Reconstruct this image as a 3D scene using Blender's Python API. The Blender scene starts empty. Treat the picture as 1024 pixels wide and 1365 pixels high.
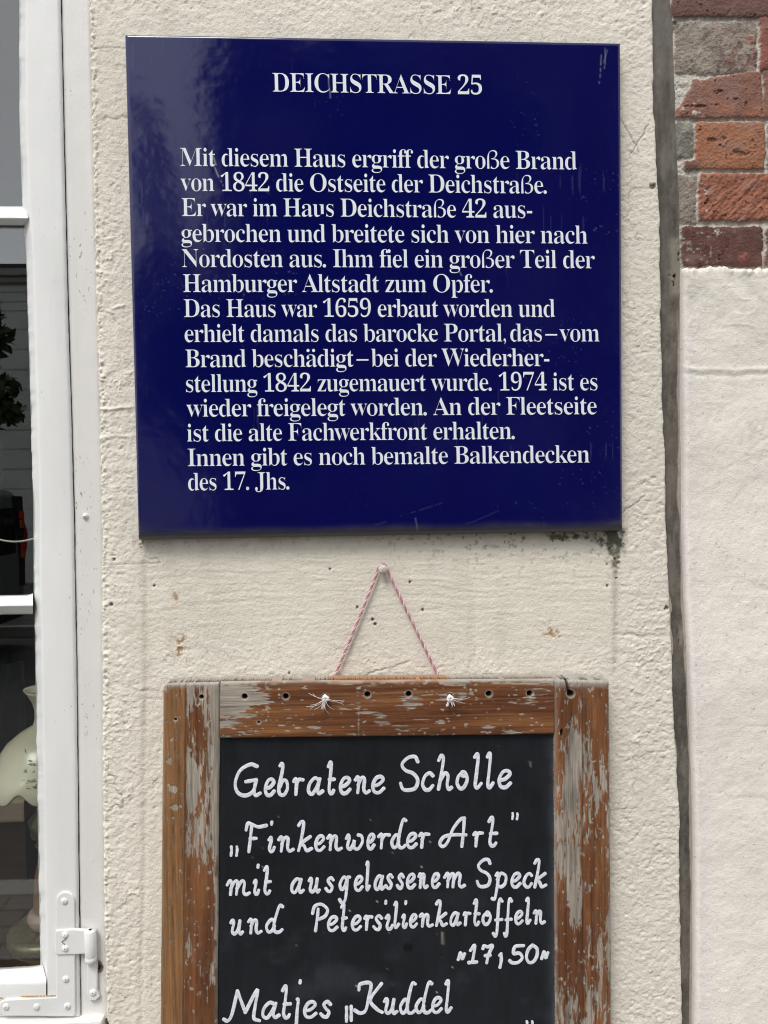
import bpy, bmesh, math, random
import numpy as np
from mathutils import Vector, Matrix
random.seed(7)
S = bpy.context.scene
COL = S.collection

# ------------------------------------------------------------------ camera
FPX, CX, CY = 986.0, 512.0, 682.5          # focal length and centre in photo pixels
def nrm(v):
    v = np.array(v, float); return v / np.linalg.norm(v)
A = nrm((21938, -255, 986))                # wall's horizontal seen by the camera (x right, y down, z forward)
B = np.array((446, 28016, 986), float); B = nrm(B - A * (A @ B))
N = np.cross(A, B)
CAM = np.array((0.0, -0.90, 1.75))
cam = bpy.data.objects.new('camera', bpy.data.cameras.new('camera')); COL.objects.link(cam)
M = Matrix(((A[0], -A[1], -A[2]), (N[0], -N[1], -N[2]), (-B[0], B[1], B[2]))).to_4x4()
M.translation = Vector(CAM); cam.matrix_world = M
cam.data.sensor_fit = 'VERTICAL'; cam.data.sensor_height = 36; cam.data.sensor_width = 27
cam.data.lens = FPX / 1365 * 36; cam.data.clip_start = 0.02; cam.data.clip_end = 2000
S.camera = cam
R3 = np.array((A, N, -B))                  # camera coords -> world

def P(px, py, Y=0.0):
    """the point at depth Y seen at a pixel of the photograph"""
    px = np.asarray(px, float); py = np.asarray(py, float)
    d = np.stack([(px - CX) / FPX, (py - CY) / FPX, np.ones_like(px + py)], -1) @ R3.T
    t = (Y - CAM[1]) / d[..., 1]
    return CAM + d * t[..., None]
def PIX(X, Y, Z):
    d = np.stack([X - CAM[0], Y - CAM[1] + 0 * X, Z - CAM[2]], -1) @ R3
    return CX + FPX * d[..., 0] / d[..., 2], CY + FPX * d[..., 1] / d[..., 2]
PXM = 0.90 / FPX                            # metres per pixel at the wall

# ------------------------------------------------------------------ light
SUN_EL, SUN_AZ = math.radians(57), math.radians(-28)     # high, from the left in front of the wall
W = bpy.data.worlds.new('World'); S.world = W; W.use_nodes = True
nt = W.node_tree; bg = nt.nodes['Background']
sky = nt.nodes.new('ShaderNodeTexSky'); sky.sky_type = 'NISHITA'; sky.sun_disc = False
sky.sun_elevation = SUN_EL; sky.sun_rotation = math.pi + SUN_AZ * -1; sky.air_density = 1.0; sky.dust_density = .8
hs = nt.nodes.new('ShaderNodeHueSaturation'); hs.inputs['Saturation'].default_value = 0.14
nt.links.new(sky.outputs[0], hs.inputs['Color']); nt.links.new(hs.outputs[0], bg.inputs[0])
bg.inputs[1].default_value = 0.15
sl = bpy.data.lights.new('sun', 'SUN'); sl.energy = 1.5; sl.angle = math.radians(21); sl.color = (1, .965, .91)
so = bpy.data.objects.new('sun', sl); COL.objects.link(so)
sd = Vector((math.sin(SUN_AZ) * math.cos(SUN_EL), -math.cos(SUN_AZ) * math.cos(SUN_EL), math.sin(SUN_EL)))
so.rotation_euler = sd.to_track_quat('Z', 'Y').to_euler(); so.location = (0, -3, 6)
S.view_settings.view_transform = 'Standard'; S.view_settings.look = 'None'
S.view_settings.exposure = 0.65; S.view_settings.gamma = 1
S.cycles.pixel_filter_type = 'BLACKMAN_HARRIS'; S.cycles.filter_width = 1.1
S.cycles.max_bounces = 8; S.cycles.transparent_max_bounces = 8

# ------------------------------------------------------------------ small maths
RNG = np.random.default_rng(11)
TAB = RNG.random((256, 256))
def vnoise(x, y):
    xi = np.floor(x).astype(int); yi = np.floor(y).astype(int)
    fx = x - xi; fy = y - yi
    fx = fx * fx * fx * (fx * (fx * 6 - 15) + 10); fy = fy * fy * fy * (fy * (fy * 6 - 15) + 10)
    a = TAB[xi & 255, yi & 255]; b = TAB[(xi + 1) & 255, yi & 255]
    c = TAB[xi & 255, (yi + 1) & 255]; d = TAB[(xi + 1) & 255, (yi + 1) & 255]
    return (a + (b - a) * fx) * (1 - fy) + (c + (d - c) * fx) * fy
def fbm(x, y, o=4, g=.5, off=0):
    r = 0; a = 1.0; t = 0
    for k in range(o):
        f = 2.03 ** k
        r = r + a * (vnoise(x * f + 37.7 * k + off, y * f + 11.3 * k + off * 1.7) - .5) * 2; t += a; a *= g
    return r / t
def ridged(x, y, o=3, off=0):
    r = 0; a = 1.0; t = 0
    for k in range(o):
        f = 2.1 ** k
        r = r + a * (1 - np.abs(vnoise(x * f + 17.1 * k + off, y * f + 91.7 * k + off) - .5) * 2); t += a; a *= .5
    return r / t
def sst(a, b, x):
    t = np.clip((x - a) / (b - a), 0, 1); return t * t * (3 - 2 * t)
def blob(px, py, cx, cy, rx, ry):
    return np.exp(-(((px - cx) / rx) ** 2 + ((py - cy) / ry) ** 2))
def lin(r, g, b):
    f = lambda c: (c / 255 / 12.92) if c / 255 <= .04045 else ((c / 255 + .055) / 1.055) ** 2.4
    return np.array((f(r), f(g), f(b)))
def mixc(a, b, t):
    return a * (1 - t[..., None]) + b * t[..., None]

# ------------------------------------------------------------------ objects
def wloc(o):
    v = Vector((0, 0, 0))
    while o is not None:
        v += o.location; o = o.parent
    return v
def tag(o, label=None, cat=None, group=None, kind=None):
    if label: o['label'] = label
    if cat: o['category'] = cat
    if group: o['group'] = group
    if kind: o['kind'] = kind
    return o
def thing(name, label, cat, loc, group=None):
    o = bpy.data.objects.new(name, None); COL.objects.link(o); o.location = Vector(loc); o.empty_display_size = .05
    return tag(o, label, cat, group)
def mk(name, verts, faces, mat, parent=None, smooth=True):
    me = bpy.data.meshes.new(name)
    off = wloc(parent) if parent else Vector((0, 0, 0))
    me.from_pydata([Vector(v) - off for v in verts], [], faces)
    me.validate()
    if smooth: me.polygons.foreach_set('use_smooth', [True] * len(me.polygons))
    if mat: me.materials.append(mat)
    o = bpy.data.objects.new(name, me); COL.objects.link(o); o.parent = parent
    return o
def mkbm(name, bm, mat, parent=None, smooth=False):
    me = bpy.data.meshes.new(name)
    off = wloc(parent) if parent else Vector((0, 0, 0))
    bmesh.ops.recalc_face_normals(bm, faces=bm.faces[:])
    bmesh.ops.translate(bm, verts=bm.verts[:], vec=-off)
    bm.to_mesh(me); bm.free()
    if smooth: me.polygons.foreach_set('use_smooth', [True] * len(me.polygons))
    me.materials.append(mat)
    o = bpy.data.objects.new(name, me); COL.objects.link(o); o.parent = parent
    return o
def grid(name, pos, mat, parent=None, col=None, flip=False, extra=None):
    """a sheet from an h x w x 3 array of points, with a colour per point"""
    h, w, _ = pos.shape
    off = np.array(wloc(parent)) if parent else np.zeros(3)
    me = bpy.data.meshes.new(name)
    me.vertices.add(h * w); me.vertices.foreach_set('co', (pos - off).reshape(-1).astype(np.float32))
    i = (np.arange(h - 1)[:, None] * w + np.arange(w - 1)[None, :]).reshape(-1)
    q = np.stack([i, i + w, i + w + 1, i + 1], 1) if not flip else np.stack([i, i + 1, i + w + 1, i + w], 1)
    n = len(i)
    me.loops.add(n * 4); me.loops.foreach_set('vertex_index', q.reshape(-1).astype(np.int32))
    me.polygons.add(n); me.polygons.foreach_set('loop_start', np.arange(0, n * 4, 4, dtype=np.int32))
    me.polygons.foreach_set('use_smooth', np.ones(n, bool))
    me.update(calc_edges=True)
    if col is not None:
        a = me.color_attributes.new('Col', 'FLOAT_COLOR', 'POINT')
        c = np.ones((h * w, 4), np.float32); c[:, :3] = np.clip(col, 0, 1).reshape(-1, 3); a.data.foreach_set('color', c.reshape(-1))
    if extra is not None:
        for k, v in extra.items():
            a = me.attributes.new(k, 'FLOAT', 'POINT'); a.data.foreach_set('value', v.reshape(-1).astype(np.float32))
    me.materials.append(mat)
    o = bpy.data.objects.new(name, me); COL.objects.link(o); o.parent = parent
    return o
def bm_box(bm, lo, hi, bev=0):
    r = bmesh.ops.create_cube(bm, size=1)
    vs = r['verts']
    for v in vs:
        v.co = Vector([lo[k] + (v.co[k] + .5) * (hi[k] - lo[k]) for k in range(3)])
    if bev:
        es = list({e for v in vs for e in v.link_edges})
        bmesh.ops.bevel(bm, geom=es, offset=bev, segments=2, affect='EDGES', profile=.6)
def box(name, lo, hi, mat, parent=None, bev=0):
    bm = bmesh.new(); bm_box(bm, lo, hi, bev); return mkbm(name, bm, mat, parent)
def tube(path, rad, n=8, cap=True):
    """verts, faces of a tube along points; rad one number or one per point"""
    path = [Vector(p) for p in path]; V = []; F = []
    rr = rad if hasattr(rad, '__len__') else [rad] * len(path)
    up = Vector((0.13, 1, .21)).normalized()
    for i, p in enumerate(path):
        t = (path[min(i + 1, len(path) - 1)] - path[max(i - 1, 0)]).normalized()
        u = t.cross(up)
        if u.length < 1e-3: u = t.cross(Vector((1, 0, 0)))
        u.normalize(); v = t.cross(u); up = v if False else up
        for k in range(n):
            a = 2 * math.pi * k / n
            V.append(p + (u * math.cos(a) + v * math.sin(a)) * rr[i])
    for i in range(len(path) - 1):
        for k in range(n):
            F.append((i * n + k, i * n + (k + 1) % n, (i + 1) * n + (k + 1) % n, (i + 1) * n + k))
    if cap:
        F.append(tuple(range(n - 1, -1, -1))); F.append(tuple((len(path) - 1) * n + k for k in range(n)))
    return V, F
def join(parts):
    V = []; F = []
    for v, f in parts:
        o = len(V); V += list(v); F += [tuple(i + o for i in q) for q in f]
    return V, F
def lathe(c, prof, n=40, axis='z', wave=None):
    """prof: (radius, height) pairs turned about an upright (z) or wall-normal (y) axis through c"""
    V = []; F = []
    for j, (r, h) in enumerate(prof):
        for k in range(n):
            a = 2 * math.pi * k / n
            dz = wave(j, a) if wave else 0
            if axis == 'z': V.append((c[0] + r * math.cos(a), c[1] + r * math.sin(a), c[2] + h + dz))
            else: V.append((c[0] + r * math.cos(a), c[1] + h, c[2] + r * math.sin(a)))
    for j in range(len(prof) - 1):
        for k in range(n):
            F.append((j * n + k, j * n + (k + 1) % n, (j + 1) * n + (k + 1) % n, (j + 1) * n + k))
    F.append(tuple(range(n))); F.append(tuple((len(prof) - 1) * n + k for k in range(n - 1, -1, -1)))
    return V, F

# ------------------------------------------------------------------ materials
def mat(name, base=(.5, .5, .5), rough=.6, col=False, bumps=(), spec=.5, var=None, metal=0, rvar=None, specks=None):
    """bumps: (scale xyz, strength, distance) ; var: (scale xyz, amount) multiplies the colour"""
    m = bpy.data.materials.new(name); m.use_nodes = True
    n = m.node_tree.nodes; L = m.node_tree.links; b = n['Principled BSDF']
    b.inputs['Roughness'].default_value = rough; b.inputs['Specular IOR Level'].default_value = spec
    b.inputs['Metallic'].default_value = metal
    tc = n.new('ShaderNodeTexCoord')
    def noise(sc, det=4):
        mp = n.new('ShaderNodeMapping'); mp.inputs['Scale'].default_value = sc
        L.new(tc.outputs['Object'], mp.inputs[0])
        t = n.new('ShaderNodeTexNoise'); t.inputs['Scale'].default_value = 1; t.inputs['Detail'].default_value = det
        L.new(mp.outputs[0], t.inputs['Vector']); return t.outputs['Fac']
    if col:
        at = n.new('ShaderNodeVertexColor'); at.layer_name = 'Col'; src = at.outputs['Color']
    else:
        r = n.new('ShaderNodeRGB'); r.outputs[0].default_value = (*base, 1); src = r.outputs[0]
    for sc, amt in (var or ()):
        f = noise(sc); mr = n.new('ShaderNodeMapRange')
        mr.inputs['From Min'].default_value = .25; mr.inputs['From Max'].default_value = .75
        mr.inputs['To Min'].default_value = 1 - amt; mr.inputs['To Max'].default_value = 1 + amt
        L.new(f, mr.inputs[0])
        mx = n.new('ShaderNodeVectorMath'); mx.operation = 'SCALE'
        L.new(src, mx.inputs[0]); L.new(mr.outputs[0], mx.inputs['Scale']); src = mx.outputs[0]
    if specks:
        f = noise(specks[0], 2); mr = n.new('ShaderNodeMapRange'); mr.inputs['From Min'].default_value = specks[1]; mr.inputs['From Max'].default_value = specks[1] + .05
        f2 = noise((17, 17, 9), 3); m2 = n.new('ShaderNodeMapRange'); m2.inputs['From Min'].default_value = .5; m2.inputs['From Max'].default_value = .62
        mm = n.new('ShaderNodeMath'); mm.operation = 'MULTIPLY'; L.new(f, mr.inputs[0]); L.new(f2, m2.inputs[0]); L.new(mr.outputs[0], mm.inputs[0]); L.new(m2.outputs[0], mm.inputs[1])
        mc = n.new('ShaderNodeMixRGB'); L.new(mm.outputs[0], mc.inputs[0]); L.new(src, mc.inputs[1]); mc.inputs[2].default_value = (*specks[2], 1); src = mc.outputs[0]
    L.new(src, b.inputs['Base Color'])
    if rvar:
        f = noise(rvar[0]); mr = n.new('ShaderNodeMapRange'); mr.inputs['From Min'].default_value = .3; mr.inputs['From Max'].default_value = .7
        mr.inputs['To Min'].default_value = rough - rvar[1]; mr.inputs['To Max'].default_value = rough + rvar[1]
        L.new(f, mr.inputs[0]); L.new(mr.outputs[0], b.inputs['Roughness'])
    prev = None
    for sc, st, di in bumps:
        bp = n.new('ShaderNodeBump'); bp.inputs['Strength'].default_value = st; bp.inputs['Distance'].default_value = di
        L.new(noise(sc), bp.inputs['Height'])
        if prev: L.new(prev, bp.inputs['Normal'])
        prev = bp.outputs[0]
    if prev: L.new(prev, b.inputs['Normal'])
    return m
M_PLASTER = mat('lime plaster', col=True, rough=.85, spec=.25, bumps=(((560, 560, 560), .6, .0011), ((180, 180, 700), .2, .0005)), var=(((60, 60, 60), .03), ((800, 800, 800), .07)))
M_CEMENT = mat('cement joint', col=True, rough=.9, spec=.2, bumps=(((600, 600, 300), .35, .0005),), var=(((120, 120, 30), .08), ((1200, 1200, 1200), .08)))
M_BRICK = mat('old brick', col=True, rough=.92, spec=.2, bumps=(((600, 600, 600), .85, .0012),), var=(((800, 800, 800), .2),))
M_PAINT = mat('white gloss paint', (.80, .80, .785), .38, bumps=(((160, 160, 9), .3, .001), ((26, 26, 26), .35, .002), ((300, 300, 300), .22, .0006)), var=(((40, 40, 8), .035), ((9, 9, 5), .045)), rvar=((50, 50, 20), .08), specks=((330, 330, 200), .70, (.46, .44, .40)))
M_PAINT2 = mat('cream white paint', (.77, .755, .725), .45, bumps=(((170, 170, 12), .3, .001), ((26, 26, 26), .35, .002), ((300, 300, 300), .25, .0006)), var=(((40, 40, 8), .03), ((9, 9, 5), .03)), specks=((330, 330, 160), .66, (.40, .37, .32)))
M_WOOD = mat('weathered varnished wood', col=True, rough=.6, spec=.35, bumps=(((900, 900, 60), .35, .0005),), var=(((1400, 1400, 90), .08),))
M_WOODH = mat('weathered varnished rail', col=True, rough=.6, spec=.35, bumps=(((60, 900, 900), .35, .0005),), var=(((90, 1400, 1400), .08),))
M_SLATE = mat('blackboard paint', (.0125, .014, .017), .55, spec=.4, bumps=(((300, 300, 40), .15, .0004),), var=(((14, 14, 14), .35), ((250, 250, 30), .22)), rvar=((60, 60, 60), .1))
M_CHALK = mat('white paint marker', (.74, .77, .84), .55, bumps=(((500, 500, 500), .3, .0004),), var=(((200, 200, 320), .2), ((700, 700, 700), .12)))
M_LETTER = mat('white enamel', (.80, .84, .90), .35, var=(((300, 300, 300), .03),))
M_DARK = mat('dark hollow', (.006, .006, .006), .9)
M_METAL = mat('grey metal', (.35, .33, .3), .4, metal=.9)
M_PINK = mat('pink cord', (.50, .21, .27), .8, var=(((900, 900, 900), .2),))
M_CORDW = mat('pale cord', (.72, .58, .60), .8, var=(((900, 900, 900), .12),))
M_FRAY = mat('frayed white cord', (.78, .72, .72), .8)
M_NAIL = mat('painted nail', (.62, .58, .50), .6, bumps=(((500, 500, 500), .5, .001),), var=(((500, 500, 500), .25),))

# ------------------------------------------------------------------ ground and street
def ground():
    asph = mat('asphalt', (.06, .06, .062), .85, bumps=(((90, 90, 90), .5, .006),), var=(((3, 3, 3), .15), ((140, 140, 140), .3)))
    slab = bpy.data.materials.new('paving slabs'); slab.use_nodes = True
    n = slab.node_tree.nodes; L = slab.node_tree.links
    tc = n.new('ShaderNodeTexCoord'); br = n.new('ShaderNodeTexBrick'); L.new(tc.outputs['Object'], br.inputs[0])
    br.inputs['Scale'].default_value = 2.2; br.inputs['Color1'].default_value = (.22, .21, .195, 1); br.inputs['Color2'].default_value = (.18, .175, .165, 1)
    br.inputs['Mortar'].default_value = (.09, .085, .08, 1); br.inputs['Mortar Size'].default_value = .012
    L.new(br.outputs['Color'], n['Principled BSDF'].inputs['Base Color']); n['Principled BSDF'].inputs['Roughness'].default_value = .85
    kerb = mat('granite kerb', (.38, .37, .36), .8, bumps=(((60, 60, 60), .4, .004),), var=(((150, 150, 150), .25),))
    tag(box('ground', (-900, -900, -1.2), (900, 900, -.16), asph), kind='structure')
    tag(box('road', (-60, -8.6, -.155), (60, -2.4, -.13), asph), kind='structure')
    tag(box('pavement', (-60, -2.27, -.15), (60, .4, 0), slab), kind='structure')
    tag(box('far_pavement', (-60, -13.2, -.15), (60, -8.73, 0), slab), kind='structure')
    tag(box('kerb', (-60, -2.4, -.15), (60, -2.27, .004), kerb, bev=.01), kind='structure')
    tag(box('far_kerb', (-60, -8.73, -.15), (60, -8.6, .004), kerb, bev=.01), kind='structure')
ground()

# ------------------------------------------------------------------ outlines on the wall, in photo pixels
def zline(pts, Y=0.0):
    """(px,py) polyline -> function world z -> world x at depth Y (straight on beyond its ends)"""
    p = P([a for a, b in pts], [b for a, b in pts], Y)[::-1]
    def f(z):
        r = np.interp(z, p[:, 2], p[:, 0])
        return r
    return f
JAMB = [(112, -420), (120, 0), (127, 300), (134, 560), (137, 700), (138, 1000), (140, 1200), (144, 1365), (147, 1450)]
STRIP_L = [(866, -200), (868, 0), (869, 60), (870, 140), (874, 220), (878, 290), (879, 400), (881, 520), (885, 610), (886, 690), (888, 740), (893, 850), (897, 950), (903, 1060), (905, 1100), (904, 1150), (906, 1240), (908, 1365), (912, 1700)]
STRIP_R = [(895, -200), (896, 0), (900, 30), (902, 110), (905, 200), (909, 270), (909, 360), (909, 420), (909, 500), (910, 600), (911, 700), (914, 800), (918, 880), (921, 950), (924, 1040), (926, 1130), (926, 1260), (925, 1365), (930, 1700)]
GAP = [(72, -500), (82, 0), (83, 60), (88, 280), (91, 400), (96, 560), (99, 680), (102, 850), (104, 1000), (106, 1200), (107, 1290), (108, 1356)]
zrow = lambda py: float(P(512, py)[2])
def axis(lo, flo, fhi, hi, fine, coarse):
    m0, m1 = max(lo, flo - .45), min(hi, fhi + .45)             # a margin at middling fineness round the close-up
    return np.concatenate([np.arange(lo, m0, coarse), np.arange(m0, flo, .0035), np.arange(flo, fhi, fine), np.arange(fhi, m1, .0035), np.arange(m1, hi + coarse * .5, coarse)])

CREAM = np.array((.765, .712, .608))
def plaster_features(px, py, X, Z):
    """height towards the viewer (m) and colour of the cream plaster"""
    rough = .45 + .9 * sst(60, 20, py) + .8 * sst(205, 150, px) * sst(180, 330, py + 60 * fbm(X * 9, Z * 9)) + .5 * sst(840, 880, py) \
        + .85 * sst(800, 850, px) * (1 - .8 * blob(px, py, 845, 260, 40, 70)) - .25 * blob(px, py, 480, 780, 300, 60)
    rough = rough * (.75 + .5 * (fbm(X * 14, Z * 14, 2) + .4))
    rough = np.clip(rough, .1, 1.6)
    h = .0016 * fbm(X * 7, Z * 7, 3)
    h += rough * .00045 * fbm(X * 105, Z * 115, 3, .6)
    gr = fbm(X * 230, Z * 250, 3, .6, 3)
    h += rough * .00052 * gr
    wx, wz = X + .004 * fbm(X * 60, Z * 60, 2, .5, 2), Z + .004 * fbm(X * 60, Z * 60, 2, .5, 6)
    lump = ridged(wx * 95, wz * 120, 2, 5)
    h += rough * .0008 * sst(.80, .97, lump) * sst(.1, .5, fbm(X * 22, Z * 22, 2, .5, 15))
    h -= rough * .0018 * np.clip(fbm(X * 150, Z * 170, 3, .6, 9) - .32, 0, 1)
    h += .00030 * fbm(X * 400, Z * 400, 2, .6)
    # brush and float marks
    br = np.clip(1.1 - rough, .1, 1)
    h += br * .00035 * fbm(X * 22 + 2 * fbm(X * 14, Z * 14, 2), Z * 260 + 3 * fbm(X * 12, Z * 9), 3)
    h += .0006 * fbm((X + Z) * 60, (X - Z) * 24, 3, .5, 44) * sst(.0, .4, fbm(X * 9, Z * 9, 2, .5, 27))
    band = sst(730, 745, py) * sst(850, 780, py) + .7 * sst(400, 430, py) * sst(580, 540, py) * sst(200, 180, px)
    h += band * .00026 * fbm(X * 24 + fbm(X * 20, Z * 20, 2), Z * 330 + 2 * fbm(X * 15, Z * 15, 2), 2, .5, 3)
    # trowel ridges beside the sign
    for cy, x1, amp in ((412, 178, .0016), (498, 176, .0013), (520, 170, .0012), (545, 176, .0022), (582, 175, .0013), (338, 172, .0020), (322, 168, .0016)):
        wob = 3.0 * fbm(X * 60, Z * 0 + cy, 2)
        h += .7 * amp * sst(-.35, .1, fbm(X * 70, Z * 0 + cy, 2)) * np.exp(-((py - cy - wob - (px - 150) * -.06) / 2.0) ** 2) * sst(x1 + 12, x1 - 6, px)
    # old upright edges of an earlier board
    gl = 196 - 2.5 * sst(800, 1365, py) - 4 * sst(1180, 1300, py) + 1.2 * fbm(Z * 30, Z * 0, 2)
    h -= .0011 * np.exp(-((px - gl) / 4.0) ** 2) * sst(705, 760, py)
    h -= .0008 * np.exp(-((px - 819 - .0 * py) / 3.5) ** 2) * sst(705, 730, py) * sst(930, 880, py)
    h -= .0012 * np.exp(-((py - 846 - 5 * fbm(X * 30, Z * 0)) / 3) ** 2) * sst(800, 840, px) * sst(900, 860, px)
    # base colour, a little patchy
    c = np.broadcast_to(CREAM, px.shape + (3,)).copy()
    c *= (1 + .035 * fbm(X * 12, Z * 12, 3) + .03 * fbm(X * 300, Z * 300, 2))[..., None]
    c = mixc(c, np.array((.80, .75, .665)), .5 * sst(.3, .9, rough))
    c *= (1 + .055 * fbm(X * 5, Z * 4, 3, .5, 52) + .03 * fbm(X * 30, Z * 3.5, 3, .5, 57))[..., None]
    k = sst(.12, .5, fbm(X * 16, Z * 5, 4, .6, 63)); c = mixc(c, np.array((.60, .55, .455)), .28 * k)
    k = sst(.965, .99, ridged(X * 16 + .5 * fbm(X * 40, Z * 40, 3), Z * 13, 1, 71)) * sst(.05, .3, fbm(X * 8, Z * 8, 2, .5, 73)); c = mixc(c, np.array((.36, .32, .26)), .55 * k); h -= .0005 * k
    c = mixc(c, np.array((.735, .69, .595)), .6 * sst(800, 880, px) * sst(200, 300, py))
    # thin cracks
    for (x0, y0, x1, y1, w) in ((820, 690, 860, 660, 1), (826, 160, 850, 205, .8), (838, 210, 862, 168, .8), (470, 905, 545, 880, .7), (640, 905, 655, 895, .7), (790, 720, 740, 704, .8)):
        tx, ty = x1 - x0, y1 - y0; l = math.hypot(tx, ty)
        u = ((px - x0) * tx + (py - y0) * ty) / l; v = ((px - x0) * -ty + (py - y0) * tx) / l + 2.5 * fbm(u * .12, u * 0 + x0, 2)
        k = np.exp(-(v / w) ** 2) * ((u > 0) & (u < l))
        h -= .0009 * k; c = mixc(c, np.array((.22, .2, .17)), .7 * k)
    # dirt under the sign and moss at its corner
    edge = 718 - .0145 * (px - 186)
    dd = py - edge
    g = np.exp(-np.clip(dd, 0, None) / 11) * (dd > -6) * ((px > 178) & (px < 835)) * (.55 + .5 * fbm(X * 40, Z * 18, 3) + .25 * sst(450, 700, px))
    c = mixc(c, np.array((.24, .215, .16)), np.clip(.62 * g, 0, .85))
    sp = sst(.28, .5, fbm(X * 190, Z * 190, 3, .55, 21)) * np.exp(-np.clip(dd, 0, None) / 26) * (dd > -6) * (.25 + sst(400, 760, px)) * ((px > 178) & (px < 835))
    c = mixc(c, np.array((.06, .055, .04)), np.clip(.8 * sp, 0, .9))
    ms = (blob(px, py, 812, 716, 20, 15) + .8 * blob(px, py, 818, 738, 8, 28) + .8 * blob(px, py, 752, 716, 34, 7) + .4 * blob(px, py, 655, 716, 60, 6) + .5 * blob(px, py, 190, 724, 5, 12)) * (1 + 1.3 * fbm(X * 170, Z * 150, 4, .65))
    ms = sst(.35, .85, ms)
    c = mixc(c, np.array((.045, .052, .018)), .88 * ms); h += .0012 * ms * (1 + fbm(X * 400, Z * 400, 2))
    gs = np.exp(-((px - 818 - .004 * (py - 720)) / 4.5) ** 2) * sst(720, 735, py) * sst(1000, 760, py)
    c = mixc(c, np.array((.33, .31, .25)), .45 * gs)
    gs = np.exp(-((px - 196) / 6) ** 2) * sst(712, 730, py) * sst(1365, 800, py)
    c = mixc(c, np.array((.42, .39, .33)), .30 * gs)
    gs = sst(.25, .6, fbm(X * 55, Z * 6, 2, .5, 14)) * sst(780, 830, py) * sst(905, 850, py) * sst(560, 620, px) * sst(830, 790, px)
    c = mixc(c, np.array((.50, .46, .39)), .25 * gs)
    # rust
    for (x, y, rx, ry, a) in ((235, 797, 3, 6, 1), (242, 857, 6, 6, .95), (240, 868, 4, 4, 1), (247, 852, 5, 4, .8), (731, 840, 6, 6, 1), (744, 846, 5, 5, 1), (731, 838, 11, 9, .35), (239, 860, 12, 14, .3)):
        k = sst(.40, .85, blob(px, py, x, y, rx * 1.4, ry * 1.4) * (.9 + 1.9 * fbm(X * 230, Z * 230, 3, .6)))
        c = mixc(c, np.array((.36, .19, .055)), .75 * a * k); h -= .0005 * k
    for (x, y, r) in ((207, 780, 2), (154, 745, 2), (150, 805, 2.2), (868, 250, 4), (818, 745, 2.4), (808, 752, 2), (808, 780, 1.6), (886, 810, 3.4), (546, 775, 2.2), (420, 905, 1.5), (563, 812, 2), (476, 809, 2), (386, 896, 1.6), (820, 770, 1.4), (440, 758, 1.5), (700, 700, 1.5), (497, 825, 2.4), (500, 831, 2)):
        k = sst(.4, .7, blob(px, py, x, y, r * 1.2, r * 1.2) * (1 + .6 * fbm(X * 300, Z * 300, 2)))
        c = mixc(c, np.array((.09, .08, .065)), .85 * k); h -= .002 * k
    k = sst(.62, .72, fbm(X * 420, Z * 420, 2, .5, 33)) * sst(.1, .3, fbm(X * 20, Z * 20, 2, .5, 4))
    c = mixc(c, np.array((.2, .18, .15)), .55 * k)
    return h, c

def left_wall():
    t = thing('plastered_house_wall', 'cream plastered house wall carrying the blue sign and the chalkboard', 'wall', (0, 0, 0))
    z = axis(0, zrow(1405), zrow(-45), 4.2, .00118, .05)
    fl, fr = zline(JAMB), zline(STRIP_L)
    s = np.concatenate([[0, 0], np.linspace(0, 1, 600), [1, 1]])
    Z = np.repeat(z[:, None], len(s), 1)
    xl, xr = fl(z), fr(z)
    xl = xl + .0012 * fbm(z * 90, z * 0 + 3, 3) + .0022 * np.abs(fbm(z * 190, z * 0 + 8, 2)) + .0014 * np.abs(fbm(z * 420, z * 0 + 18, 2)) - .0008
    xr = xr + .0012 * fbm(z * 70, z * 0 + 13, 3)
    X = xl[:, None] + s[None, :] * (xr - xl)[:, None]
    px, py = PIX(X, 0.0, Z)
    h, c = plaster_features(px, py, X, Z)
    dl = (X - xl[:, None]); dr = (xr[:, None] - X)
    rnd = lambda d, r: np.sqrt(np.clip(1 - (1 - np.clip(d / r, 0, 1)) ** 2, 0, 1))
    h = h + .005
    h = h * (.35 + .65 * rnd(dl, .004)) * (.45 + .55 * rnd(dr, .004))
    h += .0022 * np.exp(-((dl - .004) / .004) ** 2) * fbm(Z * 230, X * 230, 3, .6)     # bulging lip beside the window
    Y = -h
    Y[:, :2] = np.array([.06, .004]); Y[:, -2:] = np.array([.004, .06])
    c[:, :2] *= .9; c[:, -2:] = mixc(c[:, -2:], np.array((.4, .37, .32)), np.full(c[:, -2:].shape[:2], .5))
    grid('plaster', np.stack([X, Y, Z], -1), M_PLASTER, t, c, flip=True)
    # the rest of the front, round the window
    bm = bmesh.new()
    x0 = float(fl(np.array([2.2]))[0]); wl = float(P(-640, 600)[0]); zt = float(fl.__call__(np.array([0]))[0]) * 0 + zrow(-420)
    bm_box(bm, (-4.0, -.004, 0), (wl, .06, 4.2))
    bm_box(bm, (wl + .001, -.004, zt), (x0 - .02, .06, 4.2))
    bm_box(bm, (wl + .001, -.004, 0), (float(P(100, 1500)[0]), .06, zrow(1470)))
    me = mat('plain cream plaster', tuple(CREAM), .85, bumps=(((40, 40, 40), .4, .004),), var=(((8, 8, 8), .05),))
    mkbm('surround', bm, me, t)
left_wall()

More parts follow.
